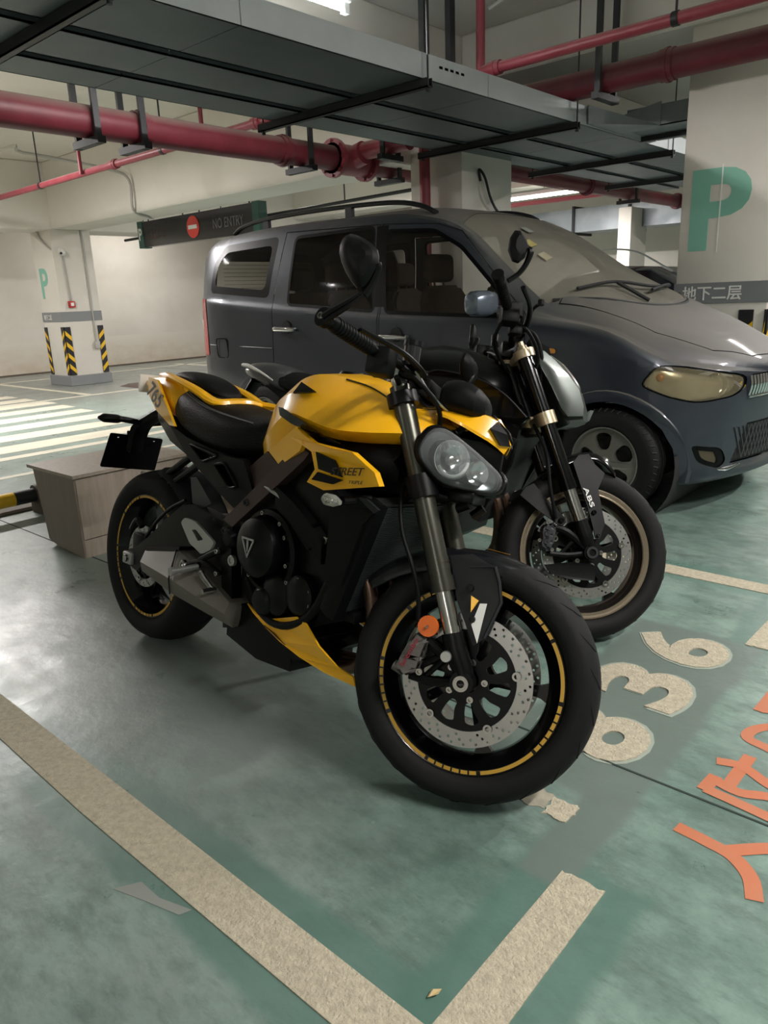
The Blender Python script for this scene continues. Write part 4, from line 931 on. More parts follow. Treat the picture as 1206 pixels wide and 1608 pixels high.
def brake_disc(root, c, y, R, r, tf, carrier=True, m=None, nh=32, nb=10):
    holes = [circle2((0, 0), r, 48)]
    for k in range(nh):
        a = 2*PI*k/nh; w_ = R-r
        for f, da in ((.24, 0), (.52, .07), (.80, .14)):
            rr = r+w_*f
            if (k+int(f*10)) % 2 == 0 or f > .5: holes.append(circle2((rr*math.cos(a+da), rr*math.sin(a+da)), .0036, 6))
    b = BM(); plate(b, circle2((0, 0), R, 72), holes, lambda p, q, h: Vector((c[0]+p, y+h, c[2]+q)), .0045)
    d = part('brake_disc', b, DISC, root, tf=tf, smooth=30)
    if carrier:
        hs = [circle2((0, 0), .03, 24)]
        for k in range(nb):
            a = 2*PI*k/nb; q = [(rr*math.cos(a+da), rr*math.sin(a+da)) for rr, da in ((.054, -.17), (.075, -.20), (.1*r/.118, -.17), (.106*r/.118, 0), (.1*r/.118, .19), (.072, .10), (.054, .12))]; hs.append(rpoly(q, .006, 2))
        b = BM(); plate(b, circle2((0, 0), r-.001, 60), hs, lambda p, q, h: Vector((c[0]+p, y+h, c[2]+q)), .006)
        part('disc_carrier', b, m or SATIN, d, tf=tf, smooth=30)
        for k in range(nb//2):
            a = 4*PI*k/nb+.31; sg = -1 if y < c[1] else 1; b = BM(); cc = (c[0]+(r+.001)*math.cos(a), y+.002, c[2]+(r+.001)*math.sin(a))
            lathe(b, [(.0055, sg*.002), (.0055, sg*.0085), (.0105, sg*.0085), (.0115, 0), (.0115, -sg*.004)], cc, (0, 1, 0), 16); part('disc_bobbin', b, STEELC, d, tf=tf)
        for k in range(5):
            a = 2*PI*k/5+.1; sg = -1 if y < c[1] else 1; b = BM(); lathe(b, [(0, sg*.004), (.004, sg*.004), (.004, sg*.009), (.008, sg*.009), (.008, 0)], (c[0]+.045*math.cos(a), y, c[2]+.045*math.sin(a)), (0, 1, 0), 10); part('disc_bolt', b, STEELC, d, tf=tf)
    return d
def bolt(root, p, r=.006, ax=(0, -1, 0), m=None, tf=None, name='bolt', h=.006):
    b = BM(); a = Vector(ax).normalized(); lathe(b, [(0, h*.3), (r*.45, h*.3), (r*.5, h), (r*.9, h), (r, h*.7), (r, -h)], p, a, 10); return part(name, b, m or STEELC, root, tf=tf)
def panel2(root, name, pts, m, off=(0, .006, 0), tf=None, both=True, label=None, smooth=20):
    b = BM(); poly3(b, pts, off); o = part(name, b, m, root, label, tf=tf, smooth=smooth)
    if both: b = BM(); poly3(b, [(x, -y, z) for x, y, z in pts][::-1], (off[0], -off[1], off[2])); part(name, b, m, root, label, tf=tf, smooth=smooth)
    return o
def symloft(root, name, secs, m, tf=None, sub=1, smooth=60, label=None):
    b = BM(); loft(b, sym(secs)); return part(name, b, m, root, label, tf=tf, sub=sub, smooth=smooth)
def crisp(root, name, secs, m, label=None, k=4, smooth=24):
    """body with curved length and creased cross-section"""
    n = len(secs[0][1]); cur = [catmull([(x, h[i][0], h[i][1]) for x, h in secs], k) for i in range(n)]; R = []
    for j in range(len(cur[0])):
        half = [cur[i][j] for i in range(n)]; R.append([Vector((p.x, max(p.y, 0), p.z)) for p in half]+[Vector((p.x, -p.y, p.z)) for p in half[::-1] if p.y > 1e-6])
    b = BM(); loft(b, R); return part(name, b, m, root, label, smooth=smooth)
def ring_scale(R, s, off=(0, 0, 0)):
    c = sum(R, Vector())/len(R); return [c+(p-c)*s+Vector(off) for p in R]
def closed_curve(pts, k=4):
    P = [Vector(p) for p in pts]; n = len(P); out = []
    for i in range(n):
        a, b, c, d = P[i-1], P[i], P[(i+1) % n], P[(i+2) % n]
        for j in range(k): t = j/k; out.append(.5*((2*b)+(c-a)*t+(2*a-5*b+4*c-d)*t*t+(3*b-a-3*c+d)*t**3))
    return out
def bike_root(name, u0, v0, yaw, lean, label):
    r = empty(name, (u0, v0, 0), label, 'motorcycle'); r.rotation_euler = (-math.radians(lean), 0, math.radians(yaw)); LOCAL.add(r.name); return r

# ------------------------------------------------------------------ the yellow motorcycle
Y1 = bike_root('motorcycle', -2.340, 1.308, -1.95, 11, 'yellow and black naked motorcycle in front, leaning on its stand')
st = steerer(25); FA = Vector((1.399, 0, .300)); RA = Vector((0, 0, .311))
# rear wheel
tr_ = tyre(Y1, 'rear_tyre', RA, RT, None, 'wide black rear tyre'); grooves(tr_, RA, RT, None, 18)
rr_ = rim(Y1, RA, .0745, GLOSS, None, .222, 'rear_rim'); spokes(rr_, RA, 5, GLOSS, None, .5, .02, .05, .185, .03)
def stripe(par, c, y, tf, r0, r1, arcs):
    b = BM()
    for a0, a1 in arcs:
        n = max(2, int(abs(a1-a0)/.05)); q = [(r1*math.cos(a0+(a1-a0)*i/n), r1*math.sin(a0+(a1-a0)*i/n)) for i in range(n+1)]+[(r0*math.cos(a1-(a1-a0)*i/n), r0*math.sin(a1-(a1-a0)*i/n)) for i in range(n+1)]
        plate(b, q, [], lambda p, s, h: Vector((c[0]+p, y-h, c[2]+s)), .0006)
    part('rim_stripe', b, mat('gold_yellow_tape', '#bd9230', .4), par, tf=tf, kind='stuff', smooth=0)
ARC = []
for k in range(5):
    a = k*2*PI/5; ARC += [(a, a+.62)]; ARC += [(a+.66+i*.095, a+.66+i*.095+.075) for i in range(6)]
stripe(rr_, RA, -.0757, None, .2095, .2180, ARC)
brake_disc(Y1, RA, -.085, .110, .082, None, nb=6, nh=20)
# front wheel
tf_ = tyre(Y1, 'front_tyre', FA, FT, st, 'black front tyre'); grooves(tf_, FA, FT, st, 22)
fr_ = rim(Y1, FA, .0465, GLOSS, st, .2255, 'front_rim'); spokes(fr_, FA, 5, GLOSS, st, .02, .0125, .045, .193, .018)
stripe(fr_, FA, -.0477, st, .2135, .2222, ARC)
brake_disc(Y1, FA, -.073, .155, .118, st); brake_disc(Y1, FA, .068, .155, .118, st, False)
# fork
FK = HB = HL = Y1
for sg in (-1, 1):
    y = sg*.105
    b = BM(); tube(b, [fk(.955, y), fk(.52, y)], [.0265, .0265], 24, 1)
    for z in (.50, .545, .56): cyl(b, fk(z+.006, y), fk(z-.006, y), .0278, 24)
    tube(b, [fk(.525, y), fk(.495, y)], [.0285, .0285], 24, 1); part('upper_tube', b, FORKT, FK, tf=st)
    b = BM(); cyl(b, fk(.53, y), fk(.36, y), .0205, 24); part('slider', b, STEELC, FK, tf=st)
    b = BM(); tube(b, [fk(.405, y), fk(.36, y), fk(.325, y, .006), FA+Vector((0, y, 0))], [.026, .027, .024, .024], 20, 3); cyl(b, FA+Vector((0, y-.022, 0)), FA+Vector((0, y+.022, 0)), .027, 24); lug = part('fork_foot', b, SATIN, FK, tf=st)
    b = BM(); lathe(b, [(.009, .001), (.009, .006), (.018, .006), (.019, 0), (.019, -.02)], FA+Vector((0, y+sg*.022, 0)), (0, sg, 0), 20); lathe(b, [(.0, .0), (.009, .0)], FA+Vector((0, y+sg*.022, 0)), (0, sg, 0), 20); part('axle_nut', b, STEELC, lug, tf=st)
    b = BM(); lathe(b, [(0, .004), (.012, .004), (.0135, 0), (.0135, -.006)], fk(.352, y+sg*.026, -.022), (0, sg, 0), 16); part('pinch_cap', b, SILVER, lug, tf=st)
b = BM(); lathe(b, [(0, 0), (.016, 0), (.018, .004), (.020, .014), (.016, .03), (.014, .04)], fk(.955, -.105), AXD, 20); part('fork_cap', b, SILVER, FK, tf=st)
def clamp(par, z, m, h, tf, rr=.038):
    b = BM(); c = fk(z, 0); 
    for sg in (-1, 1): cyl(b, fk(z-h/2, sg*.105), fk(z+h/2, sg*.105), rr, 20)
    n = BM(); box(n, (-.035, -.10, -h/2), (.035, .10, h/2), .008); join(b, n, Matrix.Translation(c)@Matrix.Rotation(-RAKE, 4, 'Y')); cyl(b, c+Vector((-.035, 0, -h/2)), c+Vector((-.035, 0, h/2)), .03, 16)
    return part('triple_clamp', b, m, par, tf=tf)
clamp(FK, .925, SATIN, .028, st); clamp(FK, .725, SATIN, .05, st)
b = BM(); cyl(b, fk(.72, 0, -.035), fk(.93, 0, -.035), .03, 16); part('steering_head', b, SATIN, Y1)
# brakes
def caliper(par, pts, y, sg, m, tf, txt=None, tm=None):
    b = BM(); poly3(b, [(x, sg*(y), z) for x, z in pts], (0, -sg*.055, 0)); bmesh.ops.bevel(b, geom=b.edges[:], offset=.005, segments=2, affect='EDGES'); c = part('caliper', b, m, par, tf=tf, smooth=30)
    if txt:
        a, e = txt[1], txt[2]; d = (Vector(e)-Vector(a)); L = d.length; d.normalize(); n = Vector((0, -1, 0)); up = Vector((-d.z, 0, d.x))
        part('lettering', text(txt[0], lambda p, q, h: Vector(a)+d*p+up*q+n*h, txt[3], L, t=.0012), tm, c, tf=tf, smooth=0)
    return c
CP = [(1.276, .392), (1.305, .378), (1.296, .330), (1.292, .300), (1.262, .283), (1.236, .296), (1.246, .330), (1.258, .362)]
caliper(FK, CP, .124, -1, GREYCAL, st, ('brembo', (1.260, -.1252, .306), (1.284, -.1252, .374), .013), REDTXT); caliper(FK, CP, .124, 1, GREYCAL, st)
b = BM(); cyl(b, (1.228, -.10, .300), (1.252, -.10, .292), .013, 12); part('caliper_piston', b, GREYCAL, FK, tf=st)
bolt(FK, (1.297, -.118, .302), .009, tf=st)
for sg in (-1, 1):
    y = sg*.098; b = BM(); tube(b, [(1.27, y, .286), (1.33, y, .284), FA+Vector((-.02, y-FA.y, -.005))], .012, 8, 3); tube(b, [(1.30, y, .372), (1.34, y, .352), fk(.35, y, -.01)], .013, 8, 3); tube(b, [(1.29, y, .31), (1.335, y, .345)], .008, 8, 1); tube(b, [(1.305, y, .288), (1.345, y, .34)], .007, 8, 1); part('caliper_bracket', b, SATIN, FK, tf=st)
b = BM(); lathe(b, [(0, .006), (.003, .006), (.0035, .003), (.024, .003), (.025, 0), (.025, -.006)], (1.298, -.121, .409), (0, -1, 0), 28); rf = part('reflector', b, AMBER, FK, 'round orange reflector', tf=st)
bolt(rf, (1.298, -.125, .409), .0035, tf=st)
b = BM(); tube(b, [(1.305, -.10, .40), (1.335, -.10, .43)], .006, 8, 1); part('reflector_arm', b, SATIN, FK, tf=st)
b = BM(); tube(b, [(1.18, -.06, .80), (1.170, -.10, .71), (1.194, -.125, .62), (1.236, -.135, .545), (1.262, -.128, .48), (1.273, -.12, .415)], .0055, 8); part('brake_hose', b, MATT, FK, tf=st)
# front mudguard
FEN = [(1.085, .47), (1.125, .520), (1.19, .566), (1.283, .597), (1.371, .606), (1.43, .602), (1.49, .588), (1.548, .562)]
b = BM(); R0 = []
for i, (x, z) in enumerate(FEN):
    n = (Vector((x, 0, z))-FA).normalized(); t = i/7; wd = .066*(1-.55*max(0, t-.72)/.28) if t > .5 else .066; dr = .062*(1-.5*abs(t-.45)*1.4)
    C0 = Vector((x, 0, z)); P = [C0+Vector((0, y, 0))-n*d for y, d in ((-wd, dr), (-wd*1.0, dr*.45), (-wd*.8, .010), (-wd*.4, .001), (0, 0), (wd*.4, .001), (wd*.8, .010), (wd, dr*.45), (wd, dr))]
    R0.append(P+[p-n*.004+Vector((0, -p.y*.06, 0)) for p in P[::-1]])
loft(b, R0); mg = part('mudguard', b, CARBON, FK, tf=st, sub=1, smooth=50)
b = BM(); loft(b, [[Vector((x, y, z+.0022)) for y in (.028, .044)] for x, z in FEN[3:6]], closed=False, cap=False); part('yellow_flash', b, YEL, mg, tf=st)
for sg in (-1, 1):
    q = [(1.306, .073, .578), (1.36, .073, .592), (1.418, .071, .570), (1.432, .076, .541), (1.446, .082, .495), (1.424, .091, .405), (1.404, .091, .383), (1.376, .089, .43), (1.347, .083, .475)]
    panel2(mg, 'mudguard_bracket', [(x, sg*y, z) for x, y, z in q], CARBON, (0, -sg*.008, 0), st, False)
b = BM(); tube(b, [(1.418, -.0735, .572), (1.4345, -.0785, .541), (1.4485, -.0845, .495), (1.4265, -.0935, .407)], .0042, 6, 1); tube(b, [(1.36, -.0735, .560), (1.415, -.075, .572)], .003, 6, 1); part('bracket_edge', b, GREY, mg, tf=st)
for nm, q, m in (('yellow_flash', [(1.379, -.0935, .497), (1.398, -.0915, .489), (1.385, -.095, .459)], YEL), ('white_flash', [(1.402, -.0925, .483), (1.418, -.0915, .486), (1.413, -.0985, .393), (1.392, -.097, .432)], WHITEP)): panel2(mg, nm, q, m, (0, .003, 0), st, False)
for p in ((1.372, -.09, .513), (1.391, -.097, .444)): bolt(mg, p, .009, m=GLOSS, tf=st)
# handlebar, grips, mirrors, levers
BAR = [(1.154, -.05, .975), (1.148, -.10, .985), (1.125, -.17, .998), (1.092, -.27, 1.003), (1.046, -.40, 1.018)]
b = BM(); tube(b, BAR[::-1]+[(x, -y, z) for x, y, z in BAR], .012, 12); part('bar', b, SATIN, HB, tf=st)
b = BM(); box(b, (1.12, -.06, .945), (1.18, .06, .995), .01); part('bar_clamp', b, SATIN, HB, tf=st)
for sg in (-1, 1):
    F = lambda l: [(x, -sg*y, z) for x, y, z in l]
    b = BM(); g = F([(1.092, -.27, 1.003), (1.046, -.40, 1.018)]); A, B = Vector(g[0]), Vector(g[1]); d = (B-A).normalized()
    tube(b, [A, B], [.0175, .0165], 16, 1)
    for i in range(12): cyl(b, A.lerp(B, .08+i*.07), A.lerp(B, .08+i*.07)+d*.004, .0183, 16)
    part('grip', b, MATT, HB, tf=st)
    b = BM(); cyl(b, B, B+d*.012, .016, 16); cyl(b, B+d*.012, B+d*.026, .021, 18); bolt_c = B+d*.027; part('bar_end', b, SATIN, HB, tf=st)
    bolt(HB, B+d*.027, .008, d, tf=st)
    b = BM(); n = BM(); box(n, (-.028, -.03, -.035), (.028, .03, .03), .008); join(b, n, Matrix.Translation(A-d*.045+Vector((0, 0, -.012)))); part('switch_box', b, MATT, HB, tf=st)
    b = BM(); tube(b, F([(1.178, -.125, .985), (1.182, -.19, .990), (1.165, -.27, 1.002), (1.120, -.35, 1.012), (1.105, -.375, 1.015)]), [.009, .009, .008, .0075, .008], 8, 4, flat=(1, .75)); part('lever', b, SATIN, HB, tf=st)
    b = BM(); tube(b, F([(1.12, -.135, .99), (1.155, -.125, .985), (1.185, -.115, .985)]), [.016, .018, .013], 12, 3); part('lever_perch', b, SATIN, HB, tf=st)
    # bar-end mirror
    b = BM(); tube(b, F([(1.046, -.425, 1.020), (1.072, -.432, 1.036), (1.105, -.438, 1.055), (1.128, -.44, 1.070)]), [.013, .011, .010, .010], 8, 3, flat=(1, .7)); tube(b, F([(1.050, -.435, 1.006), (1.10, -.444, 1.04), (1.128, -.444, 1.066)]), .005, 6, 3); tube(b, F([(1.128, -.44, 1.068), (1.139, -.44, 1.088), (1.150, -.445, 1.118), (1.148, -.45, 1.128)]), [.010, .009, .008, .008], 8, 3); sm = part('mirror_stem', b, SATIN, HB, tf=st)
    M8 = [(1.062, 1.172), (1.078, 1.185), (1.113, 1.175), (1.142, 1.156), (1.150, 1.128), (1.144, 1.108), (1.130, 1.080), (1.114, 1.076), (1.082, 1.108), (1.060, 1.146)]
    O = [Vector((x, -.445, z)) if sg < 0 else Vector((1.125+(x-1.1)*.25, .445+(x-1.1)*.95, z)) for x, z in M8]; nn = Vector((.25, -.97, .0)) if sg < 0 else Vector((.97, -.25, 0)); O = [p for p in closed_curve(O, 2)]
    b = BM(); loft(b, [ring_scale(O, .96, nn*-.006), O, ring_scale(O, .97, nn*.008), ring_scale(O, .72, nn*.022), ring_scale(O, .38, nn*.029)]); mh = part('mirror_head', b, MATT, HB, 'black bar-end mirror', tf=st, smooth=28)
    b = BM(); loft(b, [ring_scale(O, .9, nn*-.0075), ring_scale(O, .9, nn*-.0062)]); part('mirror_glass', b, CHROME, mh, tf=st)
b = BM(); cyl(b, (1.148, -.145, 1.000), (1.146, -.145, 1.046), .0205, 20); rs_ = part('brake_reservoir', b, mat('smoked_reservoir', '#232426', .2, coat=.4), HB, tf=st)
b = BM(); cyl(b, (1.146, -.145, 1.046), (1.1455, -.145, 1.058), .0225, 20); part('reservoir_cap', b, SATIN, rs_, tf=st)
b = BM(); tube(b, [(1.16, -.145, 1.00), (1.175, -.14, .985), (1.17, -.12, .975)], .006, 8); part('reservoir_pipe', b, MATT, rs_, tf=st)
for pts, m, r in (([(1.165, -.15, .99), (1.19, -.12, .955), (1.225, -.06, .925), (1.26, -.02, .90), (1.25, .02, .84)], STEELC, .0045), ([(1.15, -.2, .985), (1.19, -.15, .955), (1.22, -.09, .915), (1.22, -.05, .86)], MATT, .006), ([(1.14, .2, .985), (1.20, .14, .95), (1.23, .08, .90), (1.2, .03, .82)], MATT, .006), ([(1.12, -.15, .97), (1.13, -.07, .93), (1.18, 0, .90), (1.2, .06, .86)], MATT, .007)):
    b = BM(); tube(b, pts, r, 8); part('cable', b, m, HB, tf=st)
# instrument
b = BM(); loft(b, [[Vector((x, y, z)) for y, z in [(w_*math.copysign(abs(math.cos(2*PI*i/20))**.7, math.cos(2*PI*i/20)), z0+h_*math.copysign(abs(math.sin(2*PI*i/20))**.8, math.sin(2*PI*i/20))) for i in range(20)]] for x, w_, h_, z0 in ((1.205, .055, .030, .955), (1.21, .078, .042, .958), (1.25, .085, .048, .962), (1.30, .078, .042, .950), (1.325, .04, .02, .938))]); ins = part('instrument_pod', b, MATT, HB, tf=st, sub=1)
b = BM(); tube(b, [(1.27, -.02, .93), (1.28, -.03, .90), (1.26, -.05, .87)], .008, 8); tube(b, [(1.27, .02, .93), (1.28, .03, .90), (1.26, .05, .87)], .008, 8); part('pod_bracket', b, SATIN, HB, tf=st)
# headlamps
LN = [(1.205, -.140, .820), (1.222, -.134, .858), (1.250, -.116, .868), (1.290, -.094, .850), (1.345, -.060, .816), (1.384, -.030, .785), (1.386, -.026, .757), (1.372, -.036, .742), (1.333, -.064, .738), (1.270, -.112, .742), (1.235, -.134, .766), (1.212, -.142, .792)]
for sg in (1, -1):
    O = closed_curve([(x, sg*y, z) for x, y, z in LN], 3); nn = Vector((.62, -sg*.76, .1)).normalized()
    b = BM(); loft(b, [ring_scale(O, .45, Vector((-.085, sg*.075, .0))), ring_scale(O, .85, Vector((-.045, sg*.045, .0))), ring_scale(O, 1.07, nn*-.016), ring_scale(O, 1.10, nn*-.004), ring_scale(O, 1.04, nn*.005), ring_scale(O, .97, nn*.001), ring_scale(O, .93, nn*-.022), ring_scale(O, .5, nn*-.036)]); hs = part('lamp_shell', b, SATIN, HL, tf=st, smooth=50)
    b = BM(); loft(b, [ring_scale(O, .95, nn*-.001), ring_scale(O, .92, nn*-.012), ring_scale(O, .70, nn*-.018)], cap=False); part('reflector_tray', b, mat('lamp_reflector_metal', '#8d9092', .28, .9), hs, tf=st)
    b = BM(); loft(b, [ring_scale(O, 1.0, nn*.003), ring_scale(O, .90, nn*.013), ring_scale(O, .62, nn*.026), ring_scale(O, .3, nn*.032), ring_scale(O, .05, nn*.033)]); part('lamp_lens', b, CLEAR, hs, 'clear headlamp lens', tf=st, smooth=60)
    c = Vector((1.276, -sg*.101, .800)); b = BM(); lathe(b, [(.0, -.022), (.014, -.021), (.030, -.012), (.043, .003), (.047, .006)], c+nn*-.002, nn, 32); part('reflector_bowl', b, CHROME, hs, tf=st)
    b = BM(); lathe(b, [(.0, .004), (.008, .002), (.012, -.006), (.012, -.014)], c+nn*.002, nn, 20); part('projector', b, STEELC, hs, tf=st)
    c2 = Vector((1.335, -sg*.062, .782)); b = BM(); lathe(b, [(.0, -.016), (.016, -.011), (.030, .003)], c2+nn*-.006, nn, 24); part('reflector_bowl', b, CHROME, hs, tf=st)
    b = BM(); q = [p+nn*.009 for p in [c+(Vector((.75, sg*.62, 0))*math.cos(a)+Vector((0, 0, 1))*math.sin(a))*.040 for a in [(-2.6+i*.26) for i in range(11)]]]; tube(b, q, .004, 8, 2); part('running_light', b, mat('pale_light_guide', '#d9dbd8', .3), hs, tf=st)
b = BM(); loft(b, [[Vector((x, y, z)) for y, z in ((-w_, .745), (-w_*1.1, .80), (-w_*.9, .86), (0, .885-.0*w_), (w_*.9, .86), (w_*1.1, .80), (w_, .745), (0, .735))] for x, w_ in ((1.20, .06), (1.27, .06), (1.34, .03), (1.375, .012))]); part('lamp_bridge', b, GLOSS, HL, tf=st)
b = BM(); box(b, (1.27, -.07, .705), (1.34, .07, .74), .012); cyl(b, (1.30, -.05, .69), (1.33, -.06, .705), .012, 10); cyl(b, (1.32, .03, .68), (1.345, .03, .705), .012, 10); part('lamp_bracket', b, SATIN, HL, tf=st)
# yellow fly screen
FS = [  # rows rear -> nose: (centre), (shoulder), (edge)
 ((1.205, .0, .930), (1.208, .040, .928), (1.212, .070, .912)), ((1.245, 0, .930), (1.245, .044, .927), (1.245, .074, .905)), ((1.290, 0, .922), (1.290, .044, .916), (1.288, .068, .890)),
 ((1.325, 0, .930), (1.322, .036, .926), (1.318, .058, .878)), ((1.352, 0, .926), (1.350, .028, .916), (1.345, .042, .868)), ((1.378, 0, .895), (1.375, .020, .886), (1.368, .028, .856)), ((1.390, 0, .868), (1.388, .010, .862), (1.382, .016, .846))]
b = BM(); top_ = [[Vector((e[0], -e[1], e[2])), Vector((s_[0], -s_[1], s_[2])), Vector(c_), Vector(s_), Vector(e)] for c_, s_, e in FS]
loft(b, [r+[p+Vector((-.003, 0, -.006)) for p in r[::-1]] for r in top_]); fs = part('fly_screen', b, YEL, HL, 'yellow headlamp cowl', tf=st, smooth=22)
for sg in (-1, 1): panel2(fs, 'cowl_insert', [(x, sg*y, z) for x, y, z in ((1.340, .047, .893), (1.352, .030, .914), (1.379, .022, .887), (1.389, .013, .860), (1.368, .031, .858))], MATT, (.003, sg*.004, 0), st, False)
b = BM(); poly3(b, [(1.335, -.022, .9265), (1.338, .022, .9265), (1.377, .016, .892), (1.390, 0, .866), (1.377, -.016, .892)], (.004, 0, .004)); part('cowl_insert', b, MATT, fs, tf=st)
# tank
TK = [(.665, [(0, .835), (.05, .83), (.080, .805), (.098, .765), (.085, .725), (0, .72)]), (.70, [(0, .915), (.06, .905), (.105, .87), (.13, .79), (.12, .735), (0, .73)]),
      (.76, [(0, .970), (.072, .962), (.128, .915), (.155, .83), (.145, .75), (0, .74)]), (.84, [(0, .996), (.082, .988), (.138, .938), (.166, .880), (.15, .825), (0, .81)]),
      (.93, [(0, 1.002), (.088, .990), (.142, .942), (.176, .872), (.150, .836), (0, .82)]), (1.03, [(0, .988), (.086, .974), (.140, .928), (.182, .856), (.135, .828), (0, .82)]),
      (1.12, [(0, .955), (.080, .943), (.128, .908), (.166, .856), (.115, .832), (0, .82)]), (1.19, [(0, .917), (.068, .907), (.104, .887), (.122, .862), (.09, .845), (0, .835)]), (1.228, [(0, .893), (.045, .888), (.062, .878), (.070, .866), (.055, .855), (0, .85)])]
tk = crisp(Y1, 'fuel_tank', TK, YEL, 'angular yellow fuel tank')
b = BM()
for sg in (-1, 1): tube(b, [(.98, sg*.095, .9815), (1.06, sg*.088, .9665), (1.13, sg*.080, .938), (1.19, sg*.072, .907), (1.215, sg*.075, .868)], .0022, 6)
part('tank_seam', b, DARKTXT, tk, kind='stuff')
for sg in (-1, 1): panel2(tk, 'black_decal', [(x, sg*y, z) for x, y, z in ((.835, .118, .963), (.838, .147, .932), (.932, .150, .940))], GLOSS, (0, sg*.004, .003), None, False)
panel2(tk, 'black_decal', [(1.075, .02, .976), (1.10, -.03, .966), (1.12, -.035, .957), (1.11, .005, .960)], GLOSS, (0, 0, .004), None, False)
b = BM()
for k in range(5): tube(b, [(1.12+k*.014, -.06, .951-k*.006), (1.135+k*.012, -.02, .949-k*.006), (1.13+k*.014, .03, .95-k*.006)], .0012, 4)
part('decal_lines', b, DARKTXT, tk, kind='stuff')
b = BM(); lathe(b, [(0, .012), (.03, .012), (.034, .006), (.036, 0)], (.90, 0, .994), (.05, 0, 1), 28); part('filler_cap', b, SATIN, tk)
symloft(Y1, 'air_box', [(.74, [(0, .78), (.10, .77), (.135, .72), (.11, .66), (0, .64)]), (.9, [(0, .83), (.13, .825), (.155, .79), (.13, .68), (0, .66)]), (1.08, [(0, .835), (.13, .83), (.15, .80), (.13, .70), (0, .69)]), (1.2, [(0, .85), (.09, .845), (.11, .80), (.10, .73), (0, .72)])], MATT, sub=1)
for sg in (-1, 1): panel2(tk, 'knee_recess', [(x, sg*y, z) for x, y, z in ((.805, .166, .895), (.83, .172, .893), (.93, .178, .862), (1.0, .178, .838), (1.06, .170, .822), (1.0, .165, .822), (.86, .165, .855), (.81, .163, .872))], GLOSS, (0, sg*.004, 0), None, False)
# side wings
WG = [(.909, -.19, .845), (.993, -.205, .818), (1.064, -.212, .812), (1.145, -.214, .809), (1.209, -.2, .77), (1.223, -.195, .74), (1.031, -.19, .703), (.961, -.185, .714), (1.006, -.202, .752), (.988, -.202, .794), (.883, -.185, .821)]
wg = panel2(Y1, 'side_wing', WG, YEL, (0, .018, 0), label='yellow side wing')
panel2(wg, 'wing_inlay', [(1.010, -.2075, .796), (1.082, -.2125, .784), (1.114, -.2125, .747), (1.023, -.2065, .755)], MATT, (0, .006, 0), None, False); panel2(wg, 'wing_inlay', [(1.019, -.2045, .747), (1.109, -.2055, .739), (1.072, -.2010, .724), (.994, -.2005, .725)], MATT, (0, .006, 0), None, False)
panel2(Y1, 'tank_side', [(.903, -.186, .850), (.766, -.162, .773), (.826, -.167, .738), (.931, -.191, .790), (.946, -.195, .812)], YEL, (0, .014, 0))
a = Vector((1.080, -.2145, .748)); e = Vector((1.188, -.2110, .760)); d = (e-a).normalized(); up = Vector((.12, -.06, .99)); nn = Vector((0, -1, -.1))
part('lettering', text('STREET', lambda p, q, h: a+d*p+up*q+nn*(.0012+h), .019, .108, bold=.005, t=.0012, shear=.2), DARKTXT, wg, smooth=0)
a2 = Vector((1.140, -.2100, .735)); part('lettering', text('TRIPLE', lambda p, q, h: a2+d*p+up*q+nn*(.002+h), .008, .046, t=.001, shear=.2), DARKTXT, wg, smooth=0)
# frame
panel2(Y1, 'frame_spar', [(.924, -.176, .798), (.952, -.178, .786), (.934, -.178, .765), (.628, -.166, .536), (.577, -.162, .549), (.884, -.174, .79)], BRONZE, (0, .035, 0), smooth=30)
panel2(Y1, 'frame_cover', [(.746, -.150, .769), (.812, -.155, .734), (.686, -.155, .640), (.640, -.145, .700)], BRONZE, (0, .04, 0))
panel2(Y1, 'pivot_plate', [(.579, -.162, .551), (.628, -.165, .538), (.632, -.165, .455), (.648, -.155, .237), (.6, -.155, .224), (.576, -.162, .445)], SATIN, (0, .035, 0))
# seat, tail
symloft(Y1, 'seat', [(.155, [(0, .935), (.06, .928), (.105, .90), (.122, .86), (.11, .82), (0, .81)]), (.28, [(0, .925), (.08, .916), (.128, .88), (.140, .825), (.122, .77), (0, .76)]), (.42, [(0, .89), (.09, .883), (.142, .845), (.15, .785), (.128, .73), (0, .72)]), (.55, [(0, .862), (.085, .857), (.142, .828), (.15, .77), (.122, .715), (0, .71)]), (.65, [(0, .862), (.07, .856), (.118, .83), (.13, .78), (.105, .73), (0, .72)]), (.715, [(0, .87), (.05, .865), (.08, .84), (.088, .79), (.07, .75), (0, .74)])], LEATHER, sub=2, label='black stitched rider seat')
b = BM()
for off in (0, .012):
    for sg in (-1, 1): tube(b, [(.62, sg*(.112-off*.3), .838), (.52, sg*(.125-off), .850), (.40, sg*(.128-off), .868), (.28, sg*(.116-off), .900), (.21+off, sg*(.095-off), .922), (.19+off, sg*.06, .932)], .0012, 4)
part('stitching', b, STITCH, Y1, kind='stuff')
tl = symloft(Y1, 'tail_cowl', [(-.165, [(0, .948), (.02, .945), (.032, .928), (.02, .905), (0, .900)]), (-.05, [(0, .958), (.05, .948), (.072, .912), (.062, .862), (0, .85)]), (.06, [(0, .965), (.07, .957), (.098, .915), (.092, .835), (0, .82)]), (.15, [(0, .960), (.08, .948), (.112, .90), (.115, .825), (0, .80)]), (.24, [(0, .92), (.07, .915), (.112, .87), (.120, .79), (0, .78)])], YEL, sub=1, smooth=40, label='yellow tail cowl')
